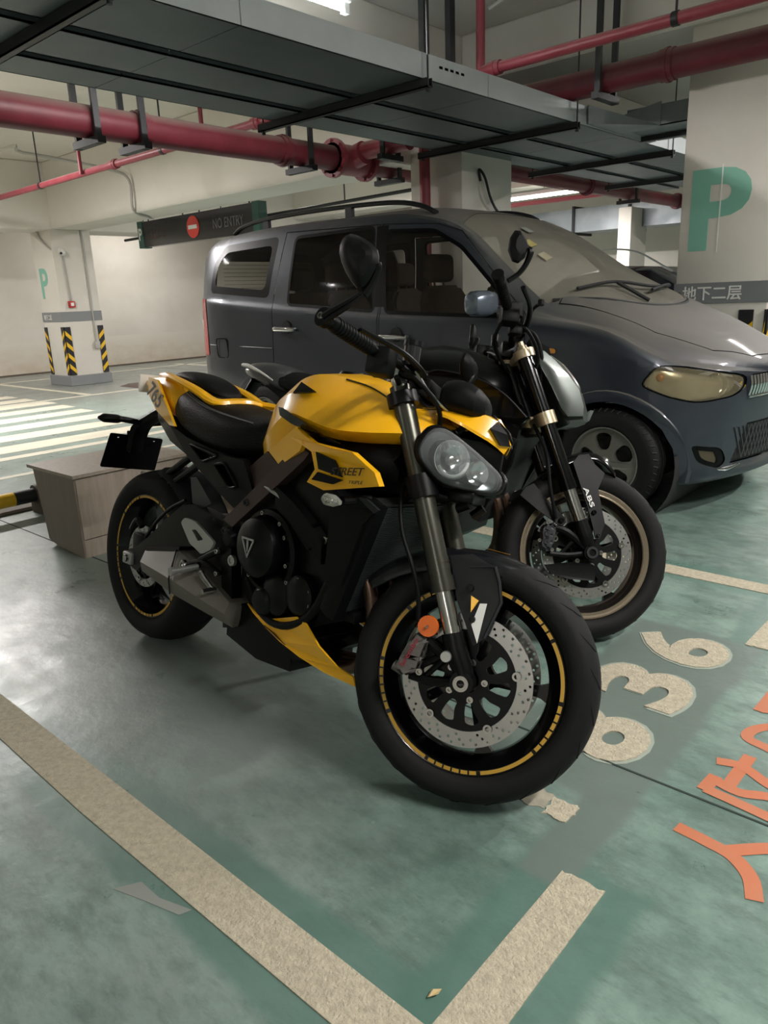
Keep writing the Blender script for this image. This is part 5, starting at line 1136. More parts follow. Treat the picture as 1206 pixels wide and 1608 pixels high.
symloft(Y1, 'seat_pad', [(.055, [(0, .968), (.045, .964), (.055, .945), (0, .94)]), (.13, [(0, .985), (.06, .978), (.075, .948), (0, .94)]), (.25, [(0, .970), (.066, .962), (.082, .925), (0, .91)]), (.33, [(0, .940), (.055, .932), (.068, .90), (0, .89)]), (.365, [(0, .912), (.025, .908), (.03, .895), (0, .89)])], LEATHER, sub=2, label='black pillion pad')
b = BM()
tube(b, [(.03, -.068, .957), (.10, -.082, .955), (.20, -.093, .938), (.30, -.097, .915), (.392, -.088, .884), (.412, -.03, .890), (.412, .03, .892), (.392, .088, .884), (.30, .097, .915), (.20, .093, .938), (.10, .082, .955), (.03, .068, .957)], [.010, .015, .017, .018, .020, .018, .018, .020, .018, .017, .015, .010], 8, 3, flat=(1, .7))
for sg in (1,): tube(b, [(.40, sg*.075, .886), (.47, sg*.100, .884), (.545, sg*.110, .876), (.62, sg*.122, .845)], [.016, .010, .005, .004], 6, 3)
panel2(tl, 'cowl_side', [(-.06, -.068, .945), (.06, -.102, .938), (.12, -.122, .905), (.262, -.150, .796), (.21, -.136, .796), (.06, -.100, .835), (-.03, -.078, .88)], YEL, (0, .01, 0))
part('seat_trim', b, YEL, Y1, 'yellow trim round pillion pad')
b = BM(); loft(b, [[Vector((x, y, z)) for y, z in ((-w_, z0-h_), (-w_, z0+h_), (w_, z0+h_), (w_, z0-h_))] for x, w_, z0, h_ in ((-.190, .022, .925, .018), (-.172, .044, .922, .032), (-.150, .050, .922, .032))]); part('tail_lamp', b, mat('white_tail_lens', '#e9e6de', .2, coat=.4), Y1)
a = Vector((.004, -.0975, .905)); e = Vector((.150, -.1345, .858)); d3 = (e-a).normalized(); up3 = Vector((.25, .30, .95)).normalized(); n3 = Vector((.05, -.95, .25))
part('lettering', text('765', lambda p, q, h: a+d3*p+up3*(q-.02)+n3*(.002+h), .050, .155, bold=.012, t=.0015), DARKTXT, tl, smooth=0)
sb = [(.174, .800), (.316, .765), (.562, .735), (.656, .735), (.722, .635), (.70, .598), (.624, .592), (.5, .636), (.321, .706)]
tri1 = [(.335, .748), (.520, .730), (.425, .702)]; tri2 = [(.500, .703), (.560, .715), (.640, .655), (.600, .645)]
for sg in (-1, 1):
    b = BM(); plate(b, sb, [rpoly(tri1, .012, 2), rpoly(tri2, .012, 2)], lambda p, q, h: Vector((p, sg*(.118+.045*min(1, (p-.17)/.45)-h), q)), .022); bs = part('subframe_cover', b, MATT, Y1, smooth=30)
    b = BM(); plate(b, [(.25, .775), (.56, .73), (.68, .70), (.66, .61), (.5, .65), (.33, .715)], [], lambda p, q, h: Vector((p, sg*(.10+.045*min(1, (p-.17)/.45)-h), q)), .02); part('cover_backing', b, SATIN, bs, smooth=30)
    for o_ in (tri1, tri2):
        b = BM(); tube(b, [(p, sg*(.121+.045*min(1, (p-.17)/.45)), q) for p, q in rpoly(o_, .012, 2)+[rpoly(o_, .012, 2)[0]]], .004, 6, 1); part('cover_rib', b, MATT, bs)
bolt(Y1, (.690, -.166, .618), .011, m=GREY)
b = BM(); loft(b, sym([(-.02, [(0, .855), (.05, .85), (.045, .80), (0, .79)]), (.15, [(0, .82), (.10, .815), (.095, .74), (0, .72)]), (.4, [(0, .76), (.11, .755), (.10, .66), (0, .64)]), (.62, [(0, .74), (.11, .735), (.10, .60), (0, .58)])])); part('undertray', b, SATIN, Y1)
# number plate carrier
A_, B_, C_, D_ = [Vector(p) for p in ((-.237, -.11, .729), (-.245, .11, .712), (-.295, .11, .582), (-.311, -.11, .595))]
b = BM(); nP = (B_-A_).cross(D_-A_).normalized(); plate(b, rpoly([(0, 0), (1, 0), (1, 1), (0, 1)], .04, 2), [circle2((.16, .1), .022, 10), circle2((.84, .1), .022, 10), circle2((.36, .1), .015, 10), circle2((.64, .1), .015, 10)], lambda p, q, h: A_.lerp(B_, p).lerp(D_.lerp(C_, p), q)+nP*h, .004); part('number_plate', b, SATIN, Y1, 'black number plate board')
b = BM(); tube(b, [(-.255, 0, .66), (-.22, 0, .755), (-.13, 0, .80), (.0, 0, .845), (.1, 0, .84)], [.03, .034, .032, .034, .04], 8, 3, flat=(1.2, .6)); box(b, (-.262, -.035, .66), (-.245, .035, .74), .004); part('plate_stalk', b, SATIN, Y1)
for sg in (-1, 1):
    b = BM(); tube(b, [(-.18, sg*.02, .775), (-.155, sg*.09, .785), (-.145, sg*.125, .788)], .011, 8, 2); tube(b, [(-.142, sg*.12, .788), (-.142, sg*.14, .788), (-.142, sg*.185, .789), (-.142, sg*.205, .789)], [.012, .018, .018, .006], 10, 3, flat=(1.3, .9)); part('rear_indicator', b, SATIN, Y1)
for q in ([(.255, -.075, .700), (.10, -.06, .625), (-.06, -.045, .545)], [(.345, -.095, .690), (.14, -.06, .60), (-.06, -.045, .520)]):
    b = BM(); tube(b, q, [.014, .012, .011], 10, 2); part('guard_stay', b, SATIN, Y1)
b = BM(); tube(b, [(-.06, -.045, .53), (-.085, -.05, .555), (-.115, -.04, .60)], [.012, .013, .010], 8, 3); tube(b, [(-.07, -.05, .52), (-.055, -.055, .548)], .015, 8, 1); part('stay_reflector', b, mat('pale_grey_fitting', '#9b9890', .4), Y1)
# rear suspension
SW = [(.60, -.15, .535), (.441, -.145, .556), (.369, -.142, .560), (.322, -.142, .550), (.242, -.142, .498), (.116, -.142, .405), (.02, -.135, .350), (-.03, -.132, .335), (-.036, -.132, .285), (.035, -.135, .272), (.083, -.14, .298), (.171, -.148, .362), (.306, -.15, .408), (.396, -.15, .432), (.60, -.15, .43)]
b = BM(); poly3(b, SW, (0, .04, 0)); bmesh.ops.bevel(b, geom=[e for e in b.edges if len(e.link_faces) == 2 and e.calc_face_angle(0) > .6], offset=.006, segments=2, affect='EDGES'); part('swingarm', b, SATIN, Y1, smooth=40)
b = BM(); poly3(b, [(x, -y, z*.55+.15 if .05 < x < .5 else z) for x, y, z in SW], (0, -.04, 0)); box(b, (.42, -.13, .45), (.56, .13, .54), .02); part('swingarm', b, SATIN, Y1, smooth=30)
b = BM(); box(b, (-.035, -.150, .288), (.02, -.130, .330), .005); part('axle_block', b, SILVER, Y1); bolt(Y1, (-.004, -.151, .310), .014)
b = BM(); lathe(b, [(0, -.16), (.012, -.16), (.012, .16), (0, .16)], RA, (0, 1, 0), 12); part('rear_axle', b, STEELC, Y1)
b = BM(); loft(b, [[RA+Vector((math.cos(a)*r, y, math.sin(a)*r)) for r, y in ((.318, -.085), (.335, -.06), (.34, 0), (.335, .06), (.318, .085), (.312, .08), (.33, 0), (.312, -.08))] for a in [.25+i*.16 for i in range(8)]]); part('rear_hugger', b, GREY, Y1, smooth=50)
b = BM(); poly3(b, [(.325, -.12, .640), (.36, -.12, .645), (.45, -.12, .575), (.40, -.12, .550), (.345, -.12, .560)], (0, .006, 0)); part('hugger_guard', b, mat('mid_grey_plastic', '#3c3e40', .5), Y1)
b = BM(); cyl(b, (.42, 0, .74), (.55, 0, .44), .028, 14)
for i in range(7): lathe(b, [(.036+.007*math.cos(a*PI/3), .007*math.sin(a*PI/3)) for a in range(6)], Vector((.42, 0, .74)).lerp(Vector((.55, 0, .44)), .2+i*.1), (.13, 0, -.3), 16, closed=True)
part('shock', b, SATIN, Y1)
b = BM(); box(b, (-.02, -.125, .33), (.06, -.07, .40), .012); tube(b, [(.05, -.11, .39), (.12, -.12, .45), (.22, -.125, .52), (.32, -.13, .565)], .006, 8); tube(b, [(-.015, -.128, .41), (.02, -.128, .45), (.05, -.125, .43)], .011, 8, 3); part('rear_caliper', b, SATIN, Y1)
# exhaust
MS = [((.150, -.165, .372), (.225, -.225, .352), (.150, -.175, .300)), ((.353, -.165, .410), (.44, -.235, .340), (.343, -.175, .268)), ((.524, -.170, .370), (.585, -.228, .316), (.539, -.17, .252)), ((.660, -.18, .318), (.672, -.205, .292), (.655, -.16, .240))]
b = BM(); loft(b, [[Vector(t), Vector(r), Vector(l), Vector((l[0], -.07, l[2]+.005)), Vector((t[0], -.07, t[2]-.005))] for t, r, l in MS]); mu = part('muffler', b, MUF, Y1, 'faceted brushed steel muffler', smooth=12)
b = BM(); tube(b, [Vector(MS[1][0])+Vector((-.01, -.002, .001)), Vector(MS[1][1])+Vector((-.02, -.002, 0)), Vector(MS[1][2])+Vector((-.01, -.002, -.002))], .0025, 6, 1); part('muffler_seam', b, SATIN, mu)
b = BM(); poly3(b, [Vector(MS[0][0])+Vector((-.004, 0, .008)), Vector(MS[1][0])+Vector((0, .002, .012)), Vector(MS[1][0])+Vector((.0, -.004, -.008)), Vector(MS[0][0])+Vector((.01, -.006, -.012))], (0, .05, 0)); part('heat_shield', b, SATIN, mu)
for k, y in enumerate((-.09, 0, .09)):
    b = BM(); tube(b, [(1.02, y, .57), (1.10, y*.95, .50), (1.135, y*.9, .40), (1.115, y*.8, .28), (1.03, y*.6, .215), (.90, y*.4-.02, .20), (.74, -.06, .21)], .019, 12); part('header_pipe', b, mat('heat_browned_steel', '#5b463a', .35, .8, hex2='#6d5a4d', nscale=8), Y1)
b = BM(); loft(b, [[Vector((x, y, z)) for y, z in ((-.14, z0), (-.14, z1), (.10, z1), (.10, z0))] for x, z0, z1 in ((.60, .20, .32), (.75, .17, .30), (.90, .18, .26))]); part('exhaust_box', b, SATIN, Y1)
# foot rests
b = BM(); plate(b, rpoly([(.405, .512), (.425, .530), (.485, .528), (.588, .484), (.571, .459), (.523, .436), (.499, .445), (.461, .456)], .008, 2), [rpoly([(.468, .500), (.490, .505), (.532, .482), (.503, .472)], .006, 2)], lambda p, q, h: Vector((p, -.196+h-.0*p, q)), .008); part('heel_guard', b, SILVER, Y1, 'silver heel guard', smooth=20)
b = BM(); cyl(b, (.500, -.190, .392), (.500, -.275, .386), .0095, 12); cyl(b, (.500, -.272, .386), (.500, -.282, .386), .013, 12); part('foot_peg', b, SILVER, Y1)
b = BM(); tube(b, [(.50, -.185, .392), (.495, -.18, .41), (.585, -.172, .458)], .009, 8, 2); tube(b, [(.44, -.185, .385), (.51, -.18, .41), (.59, -.172, .390)], .009, 8, 2); part('peg_hanger', b, SATIN, Y1); bolt(Y1, (.43, -.194, .383), .016); bolt(Y1, (.583, -.180, .456), .008); bolt(Y1, (.588, -.180, .390), .008)
b = BM(); tube(b, [(.52, -.19, .378), (.555, -.196, .362), (.60, -.20, .346)], [.010, .009, .008], 8, 3); cyl(b, (.60, -.19, .346), (.60, -.235, .344), .008, 10); part('brake_pedal', b, STEELC, Y1)
# engine
EP = [(.64, .56), (.70, .63), (.80, .64), (.86, .72), (1.00, .755), (1.06, .64), (1.01, .50), (1.0, .40), (.98, .33), (.90, .285), (.74, .285), (.65, .36)]
b = BM(); poly3(b, [(x, -.135, z) for x, z in EP], (0, .27, 0)); bmesh.ops.bevel(b, geom=[e for e in b.edges if e.calc_face_angle(0) > .3], offset=.012, segments=2, affect='EDGES'); en = part('engine_block', b, ENG, Y1)
def cover(c, r, y0, h, dome=.5): b = BM(); lathe(b, [(r, 0), (r, h*.45), (r*.93, h*.72), (r*.66, h*.93), (0, h)], (c[0], y0, c[1]), (0, -1, 0), 40); return part('engine_cover', b, ENG, en)
cover((.766, .503), .088, -.13, .078); cover((.845, .385), .060, -.13, .05); cover((.935, .405), .058, -.13, .045); cover((.80, .36), .045, -.13, .06); cover((.62, .50), .03, -.13, .05)
b = BM(); lathe(b, [(.118, 0), (.118, .03), (.104, .034), (.104, 0)], (.79, -.13, .495), (0, -1, 0), 40, closed=True); part('cover_flange', b, ENG, en)
b = BM(); tube(b, [(.70, -.15, .40), (.78, -.16, .325), (.88, -.165, .31), (.98, -.16, .36), (1.03, -.15, .45), (1.04, -.14, .52)], .012, 8); part('coolant_hose', b, MATT, en)
c0 = Vector((.765, -.2095, .507))
def emb(q): return [(c0.x+p, -.2085, c0.z+s) for p, s in q]
b = BM(); poly3(b, emb([(-.026, .026), (.028, .026), (.026, .021), (-.024, .021)]), (0, -.003, 0)); poly3(b, emb([(-.026, .021), (-.021, .021), (.003, -.026), (.001, -.03)]), (0, -.003, 0)); poly3(b, emb([(.028, .021), (.023, .021), (.001, -.022), (.002, -.028)]), (0, -.003, 0)); poly3(b, emb([(-.003, .020), (.005, .020), (.003, -.012), (.000, -.012)]), (0, -.003, 0)); part('cover_emblem', b, SILVER, en, 'pale triangular emblem', smooth=0)
n = BM(); box(n, (-.10, -.15, -.07), (.10, .15, .07), .015); b = BM(); join(b, n, Matrix.Translation((.965, 0, .665))@Matrix.Rotation(.55, 4, 'Y')); part('cylinder_head', b, ENG, en)
n = BM(); box(n, (-.09, -.155, -.035), (.09, .155, .035), .015); b = BM(); join(b, n, Matrix.Translation((.89, 0, .60))@Matrix.Rotation(.55, 4, 'Y')); part('cylinder_block', b, SATIN, en)
b = BM(); loft(b, [[Vector((x, y, z)) for y, z in ((-.168, z0-.03), (-.172, z0+.03), (-.14, z0+.04), (-.13, z0-.03))] for x, z0 in ((.82, .655), (.90, .62), (.99, .565), (1.02, .54))]); part('air_duct', b, MATT, en)
for p in ((.762, .600), (.690, .555), (.863, .548), (.878, .474), (.885, .43), (.795, .322), (.872, .395), (.855, .345), (.934, .449), (.974, .425), (.978, .390), (.905, .375), (.686, .45), (.72, .415), (.84, .582)):
    b = BM(); cyl(b, (p[0], -.12, p[1]), (p[0], -.158, p[1]), .009, 8); part('bolt_boss', b, ENG, en); bolt(en, (p[0], -.160, p[1]), .0065)
bolt(en, (1.02, -.158, .572), .011); bolt(en, (.645, -.17, .44), .016, m=SILVER); bolt(en, (.60, -.17, .52), .010, m=GREY)
b = BM(); tube(b, [(.77, -.165, .675), (.80, -.168, .668), (.835, -.165, .655), (.84, -.16, .63)], .006, 8); part('clutch_cable', b, SILVER, en)
# radiator
RT0, RB0 = Vector((1.196, 0, .690)), Vector((1.080, 0, .392)); rd = (RT0-RB0).normalized(); rn = Vector((rd.z, 0, -rd.x))
b = BM(); loft(b, [[p+Vector((0, y, 0))+rn*t for y, t in ((-.155, 0), (.155, 0), (.155, -.035), (-.155, -.035))] for p in (RB0, RT0)]); ra = part('radiator', b, mat('radiator_core', '#1d1f20', .6), Y1)
b = BM()
for i in range(64):
    p = RB0.lerp(RT0, .03+i*.94/63)+rn*.002; box(b, (p.x-.002, -.138, p.z-.0012), (p.x+.004, .138, p.z+.0012))
part('fins', b, mat('radiator_fins', '#3a3d3f', .45, .4), ra, kind='stuff', smooth=0)
for sg in (-1, 1):
    b = BM(); loft(b, [[p+Vector((0, sg*y, 0))+rn*t for y, t in ((.140, .012), (.172, .010), (.178, -.02), (.17, -.05), (.14, -.04))] for p in (RB0-rd*.01, RB0.lerp(RT0, .35), RB0.lerp(RT0, .4), RT0)]); part('end_tank', b, MATT, ra)
    q = [(1.054, .182, .672), (1.160, .185, .700), (1.205, .176, .682), (1.168, .182, .640), (1.128, .184, .52), (1.078, .165, .41), (1.06, .165, .395), (1.048, .180, .50)]
    panel2(ra, 'radiator_shroud', [(x, sg*y, z) for x, y, z in q], GREY if 0 else MATT, (0, -sg*.008, 0), None, False)
    panel2(ra, 'shroud_tip', [(x, sg*y, z) for x, y, z in ((1.150, .188, .703), (1.178, .190, .705), (1.212, .178, .682), (1.20, .180, .672))], GREY, (0, -sg*.008, 0), None, False)
b = BM(); box(b, (1.04, -.12, .365), (1.11, .12, .40), .01); part('lower_tank', b, MATT, ra)
for sg in (-1, 1):
    b = BM(); tube(b, [(1.07, sg*.15, .688), (1.085, sg*.19, .688)], .007, 8, 1); ii = part('front_indicator', b, SATIN, Y1)
    b = BM(); tube(b, [(1.065, sg*.222, .688), (1.078, sg*.222, .689), (1.105, sg*.222, .689), (1.128, sg*.222, .688)], [.006, .015, .015, .006], 12, 3, flat=(.9, 1)); part('indicator_lens', b, glass('indicator_glass', '#efefe8', .25, .08), ii)
    b = BM()
    for k in range(4): bmesh.ops.create_uvsphere(b, u_segments=8, v_segments=6, radius=.0065, matrix=Matrix.Translation((1.077+k*.012, sg*.224, .689)))
    part('led_row', b, CHROME, ii, kind='stuff')
    b = BM(); tube(b, [(1.12, sg*.20, .69), (1.16, sg*.15, .70)], .010, 8, 1); part('indicator_stem', b, SATIN, ii)
# belly pan
BL = [(.696, -.145, .322), (.77, -.158, .308), (.841, -.168, .318), (.944, -.172, .352), (.983, -.17, .343), (1.028, -.16, .294), (1.074, -.132, .247), (1.108, -.105, .226), (1.115, -.1, .200), (1.029, -.132, .217), (.952, -.155, .240), (.874, -.162, .262), (.81, -.158, .280), (.729, -.148, .304)]
bp_ = panel2(Y1, 'belly_pan', BL, YEL, (0, .006, 0), smooth=25, label='yellow belly pan')
panel2(bp_, 'pan_decal', [(.80, -.1615, .2875), (.85, -.166, .280), (.905, -.1685, .262), (.86, -.1655, .272)], mat('brown_decal', '#4a2f1e', .5), (0, .003, 0), None, False)
panel2(Y1, 'belly_lower', [(.704, -.142, .309), (.81, -.15, .282), (.952, -.148, .240), (.90, -.135, .205), (.711, -.13, .198), (.604, -.13, .215), (.60, -.135, .30)], MATT, (0, .12, 0), both=False)
panel2(Y1, 'belly_lower', [(.704, .142, .309), (.81, .15, .282), (.952, .148, .240), (.90, .135, .205), (.711, .13, .198), (.604, .13, .215), (.60, .135, .30)], MATT, (0, -.12, 0), both=False)
b = BM(); tube(b, [(.70, .10, .27), (.69, .20, .16), (.685, .285, .066)], [.014, .012, .012], 10, 2); tube(b, [(.665, .285, .062), (.72, .295, .064)], .016, 8, 1); part('side_stand', b, SATIN, Y1)

# ------------------------------------------------------------------ the black motorcycle
B2 = bike_root('motorcycle', -2.51, 1.97, 10, 8, 'all black naked motorcycle with bronze rims standing between yellow bike and van')
s2 = steerer(37)
t2 = tyre(B2, 'rear_tyre', RA, RT, None, 'wide black rear tyre'); q2 = rim(B2, RA, .0745, GOLD, None, .222, 'rear_rim'); spokes(q2, RA, 5, GLOSS, None, .2, .02, .05, .185, .03)
t3 = tyre(B2, 'front_tyre', FA, FT, s2, 'black front tyre'); grooves(t3, FA, FT, s2, 20, -1)
q3 = rim(B2, FA, .0465, GOLD, s2, .2255, 'front_rim'); b = BM(); lathe(b, [(.2045, -.0470), (.2075, -.0492), (.213, -.0482), (.2185, -.0505), (.2255, -.0500), (.2255, -.046), (.2045, -.044)], FA, (0, 1, 0), 96, closed=True); part('rim_lip', b, mat('polished_bronze_lip', '#b9a894', .22, .9), q3, tf=s2); spokes(q3, FA, 5, GLOSS, s2, .35, .011, .045, .190, .018)
b = BM(); lathe(b, [(.196, -.030), (.2135, -.0485), (.214, -.044), (.197, -.022)], FA, (0, 1, 0), 72, closed=True); lathe(b, [(.186, -.022), (.194, -.030), (.1945, -.02), (.186, -.012)], FA, (0, 1, 0), 72, closed=True); part('rim_well', b, mat('dark_rim_well', '#241f1c', .4, .5), q3, tf=s2)
brake_disc(B2, FA, -.073, .155, .120, s2); brake_disc(B2, FA, .068, .155, .120, s2, False)
for sg in (-1, 1):
    y = sg*.105
    b = BM(); tube(b, [fk(.955, y), fk(.505, y)], [.0265, .0265], 24, 1); tube(b, [fk(.535, y), fk(.505, y)], [.028, .028], 24, 1); part('upper_tube', b, GLOSS, B2, tf=s2)
    b = BM(); cyl(b, fk(.51, y), fk(.37, y), .0215, 24); part('slider', b, STEELC, B2, tf=s2)
    b = BM(); tube(b, [fk(.405, y), fk(.345, y), fk(.325, y, .004), FA+Vector((.004, y, .0))], [.027, .028, .022, .020], 20, 3); cyl(b, FA+Vector((0, y-.02, 0)), FA+Vector((0, y+.016, 0)), .026, 20); ft = part('fork_foot', b, SATIN, B2, tf=s2)
    b = BM(); lathe(b, [(.012, .0), (.012, .006), (.020, .006), (.021, 0), (.021, -.02)], FA+Vector((0, y+sg*.02, 0)), (0, sg, 0), 20); lathe(b, [(0, -.004), (.012, -.004), (.012, .004)], FA+Vector((0, y+sg*.02, 0)), (0, sg, 0), 20); part('axle_nut', b, GREY, ft, tf=s2)
    b = BM(); lathe(b, [(0, .018), (.010, .018), (.011, .004), (.017, .002), (.018, -.01)], fk(.975, y), AXD, 16); part('fork_cap', b, GOLDCL, B2, tf=s2)
clamp(B2, .950, GOLDCL, .026, s2, .036); clamp(B2, .737, GOLDCL, .040, s2, .036)
b = BM(); cyl(b, fk(.73, 0, -.035), fk(.95, 0, -.035), .03, 16); part('steering_head', b, SATIN, B2)
C2 = [(1.238, .380), (1.262, .386), (1.276, .368), (1.268, .345), (1.272, .322), (1.262, .294), (1.240, .288), (1.228, .310), (1.234, .335), (1.228, .358)]
caliper(B2, C2, .124, -1, mat('charcoal_caliper', '#2a2c30', .45, .3), s2, ('J.JUAN', (1.248, -.1252, .310), (1.256, -.1252, .360), .010), GREY); caliper(B2, C2, .124, 1, SATIN, s2)
b = BM(); tube(b, [(1.25, -.10, .285), (1.32, -.10, .285), (1.39, -.10, .298)], .010, 8, 3); tube(b, [(1.26, -.10, .375), (1.315, -.105, .362), (1.385, -.105, .312)], [.011, .014, .012], 8, 3); tube(b, [(1.30, -.10, .288), (1.34, -.10, .335)], .007, 8, 1); part('caliper_bracket', b, SATIN, B2, tf=s2)
for p in ((1.262, -.126, .296), (1.240, -.126, .385), (1.225, -.10, .325)): bolt(B2, p, .007, tf=s2)
panel2(B2, 'brake_duct', [(1.246, -.116, .245), (1.33, -.120, .262), (1.405, -.116, .262), (1.418, -.112, .255), (1.420, -.112, .212), (1.41, -.114, .207), (1.33, -.118, .205), (1.268, -.116, .218)], MATT, (0, .012, 0), s2, False, smooth=30)
F2 = [(1.225, .555), (1.27, .605), (1.326, .640), (1.39, .662), (1.44, .648), (1.50, .585)]
b = BM(); loft(b, [[Vector((x, y, z-dz)) for y, dz in ((-.07, .035), (-.066, .010), (-.03, 0), (.03, 0), (.066, .010), (.07, .035), (.062, .036), (.03, .006), (-.03, .006), (-.062, .036))] for x, z in F2]); m2 = part('mudguard', b, GLOSS, B2, tf=s2, sub=1)
for sg in (-1, 1):
    fn_ = [(1.326, .078, .604), (1.345, .074, .632), (1.380, .072, .640), (1.405, .072, .606), (1.440, .074, .578), (1.418, .084, .520), (1.432, .090, .46), (1.446, .094, .405), (1.430, .100, .348), (1.416, .100, .352), (1.385, .094, .45)]
    f2 = panel2(B2, 'fork_fin', [(x, sg*y, z) for x, y, z in fn_], GREY if 0 else mat('matt_fin_black', '#0f1012', .45, spec=.2), (0, -sg*.008, 0), s2, False, smooth=30)
    panel2(B2, 'mudguard_stay', [(x, sg*y, z) for x, y, z in ((1.150, .090, .472), (1.165, .088, .500), (1.193, .09, .516), (1.255, .102, .452), (1.299, .112, .411), (1.308, .112, .394), (1.298, .112, .380), (1.283, .112, .384), (1.212, .102, .426))], mat('matt_fin_black', '#0f1012', .45, spec=.2), (0, -sg*.010, 0), s2, False, smooth=30)
    if sg < 0:
        a_ = Vector((1.366, -.0885, .520)); e_ = Vector((1.396, -.0965, .452)); dd = (e_-a_).normalized(); uu = Vector((.9, 0, .42)).normalized(); n_ = Vector((-.0, -1, -.1))
        part('lettering', text('ABS', lambda p, q, h: a_+dd*p+uu*(q-.004)+n_*(.003+h), .016, .072, bold=.02, t=.001), WHITEP, f2, tf=s2, smooth=0)
        bolt(f2, (1.405, -.098, .438), .008, m=GLOSS, tf=s2); bolt(B2, (1.290, -.116, .398), .009, m=GLOSS, tf=s2); bolt(f2, (1.424, -.103, .362), .006, m=GREY, tf=s2)
# head cowl
MK = [(1.149, .966), (1.165, .980), (1.184, .978), (1.229, .946), (1.280, .900), (1.325, .849), (1.346, .790), (1.346, .752), (1.290, .745), (1.262, .775), (1.233, .827), (1.200, .88), (1.165, .93)]
O = [Vector((x, 0, z)) for x, z in MK]
b = BM(); loft(b, [ring_scale(O, .62, (-.012, -.112, 0)), ring_scale(O, .93, (0, -.108, 0)), ring_scale(O, 1, (.0, -.09, 0)), ring_scale(O, 1, (.026, -.045, .004)), ring_scale(O, 1, (.036, 0, .006)), ring_scale(O, 1, (.026, .045, .004)), ring_scale(O, 1, (0, .09, 0)), ring_scale(O, .93, (0, .108, 0)), ring_scale(O, .62, (-.012, .112, 0))]); hc = part('head_cowl', b, GUNM, B2, 'gunmetal headlamp cowl', tf=s2, smooth=45)
b = BM(); tube(b, [(1.212, -.094, .960), (1.262, -.090, .925), (1.318, -.088, .86), (1.338, -.086, .80)], [.004, .010, .010, .004], 8); part('running_light', b, CHROME, hc, tf=s2)
b = BM(); poly3(b, [(1.385, -.04, .80), (1.385, .04, .80), (1.375, .03, .765), (1.375, -.03, .765)], (.012, 0, 0)); part('lamp_lens', b, CLEAR, hc, tf=s2)
b = BM(); poly3(b, [(1.15, -.085, .985), (1.15, .085, .985), (1.225, .06, .972), (1.225, -.06, .972)], (-.01, 0, .03)); part('screen', b, GLOSS, hc, tf=s2)
# bar
BB = [(1.085, -.04, .995), (1.075, -.10, 1.0), (1.055, -.17, 1.03), (1.015, -.27, 1.052), (.960, -.39, 1.085)]
b = BM(); tube(b, BB[::-1]+[(x, -y, z) for x, y, z in BB], .0125, 12); part('bar', b, SATIN, B2, tf=s2)
b = BM(); box(b, (1.05, -.06, .95), (1.11, .06, 1.01), .01); part('bar_clamp', b, SATIN, B2, tf=s2)
for sg in (-1, 1):
    F = lambda l: [(x, -sg*y, z) for x, y, z in l]
    A, B = [Vector(p) for p in F([(1.015, -.27, 1.052), (.960, -.39, 1.085)])]; d = (B-A).normalized()
    b = BM(); tube(b, [A, B], .017, 16, 1)
    for i in range(10): cyl(b, A.lerp(B, .08+i*.08), A.lerp(B, .08+i*.08)+d*.005, .0183, 14)
    cyl(b, B, B+d*.022, .020, 14); part('grip', b, MATT, B2, tf=s2)
    b = BM(); n = BM(); box(n, (-.03, -.035, -.035), (.03, .03, .035), .009); join(b, n, Matrix.Translation(A-d*.04+Vector((.0, 0, -.006)))); n = BM(); box(n, (-.022, -.02, -.02), (.022, .02, .02), .006); join(b, n, Matrix.Translation(A-d*.10+Vector((.01, 0, -.02)))); part('switch_box', b, MATT, B2, tf=s2)
    b = BM(); tube(b, F([(1.09, -.13, 1.01), (1.10, -.20, 1.025), (1.085, -.29, 1.05), (1.04, -.37, 1.075)]), [.010, .009, .008, .008], 8, 4); part('lever', b, SATIN, B2, tf=s2)
    b = BM(); cyl(b, F([(1.07, -.17, 1.055)])[0], F([(1.07, -.17, 1.10)])[0], .02, 14); tube(b, F([(1.07, -.16, 1.05), (1.09, -.13, 1.01)]), .012, 8, 1); part('fluid_pot', b, SATIN, B2, tf=s2)
    b = BM(); tube(b, F([(.985, -.405, 1.075), (1.015, -.41, 1.100), (1.032, -.42, 1.128), (1.040, -.43, 1.160), (1.034, -.43, 1.172)]), [.008, .008, .009, .011, .009], 8); part('mirror_stem', b, SATIN, B2, tf=s2)
    Q = [(.977, 1.200), (.988, 1.222), (1.000, 1.222), (1.022, 1.196), (1.030, 1.178), (1.022, 1.138), (1.006, 1.122), (.990, 1.126), (.974, 1.160)]
    O = [Vector((x, -.43, z)) if sg < 0 else Vector((1.015+(x-1)*.2, .43+(x-1)*.97, z)) for x, z in Q]; nn = Vector((.4, -.9, 0)) if sg < 0 else Vector((.97, -.2, 0))
    b = BM(); loft(b, [ring_scale(O, .96, nn*-.006), O, ring_scale(O, .95, nn*.008), ring_scale(O, .6, nn*.018)]); mh = part('mirror_head', b, MATT, B2, 'black mirror', tf=s2, smooth=28)
    b = BM(); loft(b, [ring_scale(O, .9, nn*-.0075), ring_scale(O, .9, nn*-.0062)]); part('mirror_glass', b, CHROME, mh, tf=s2)
b = BM(); box(b, (1.10, -.075, 1.03), (1.13, .075, 1.11), .01); part('instrument_pod', b, SATIN, B2, tf=s2)
b = BM(); tube(b, [(1.12, -.10, 1.06), (1.13, -.13, 1.10), (1.15, -.16, 1.115)], .006, 8); cyl(b, (1.15, -.16, 1.108), (1.15, -.16, 1.125), .011, 10); part('cable_stalk', b, SATIN, B2, tf=s2)
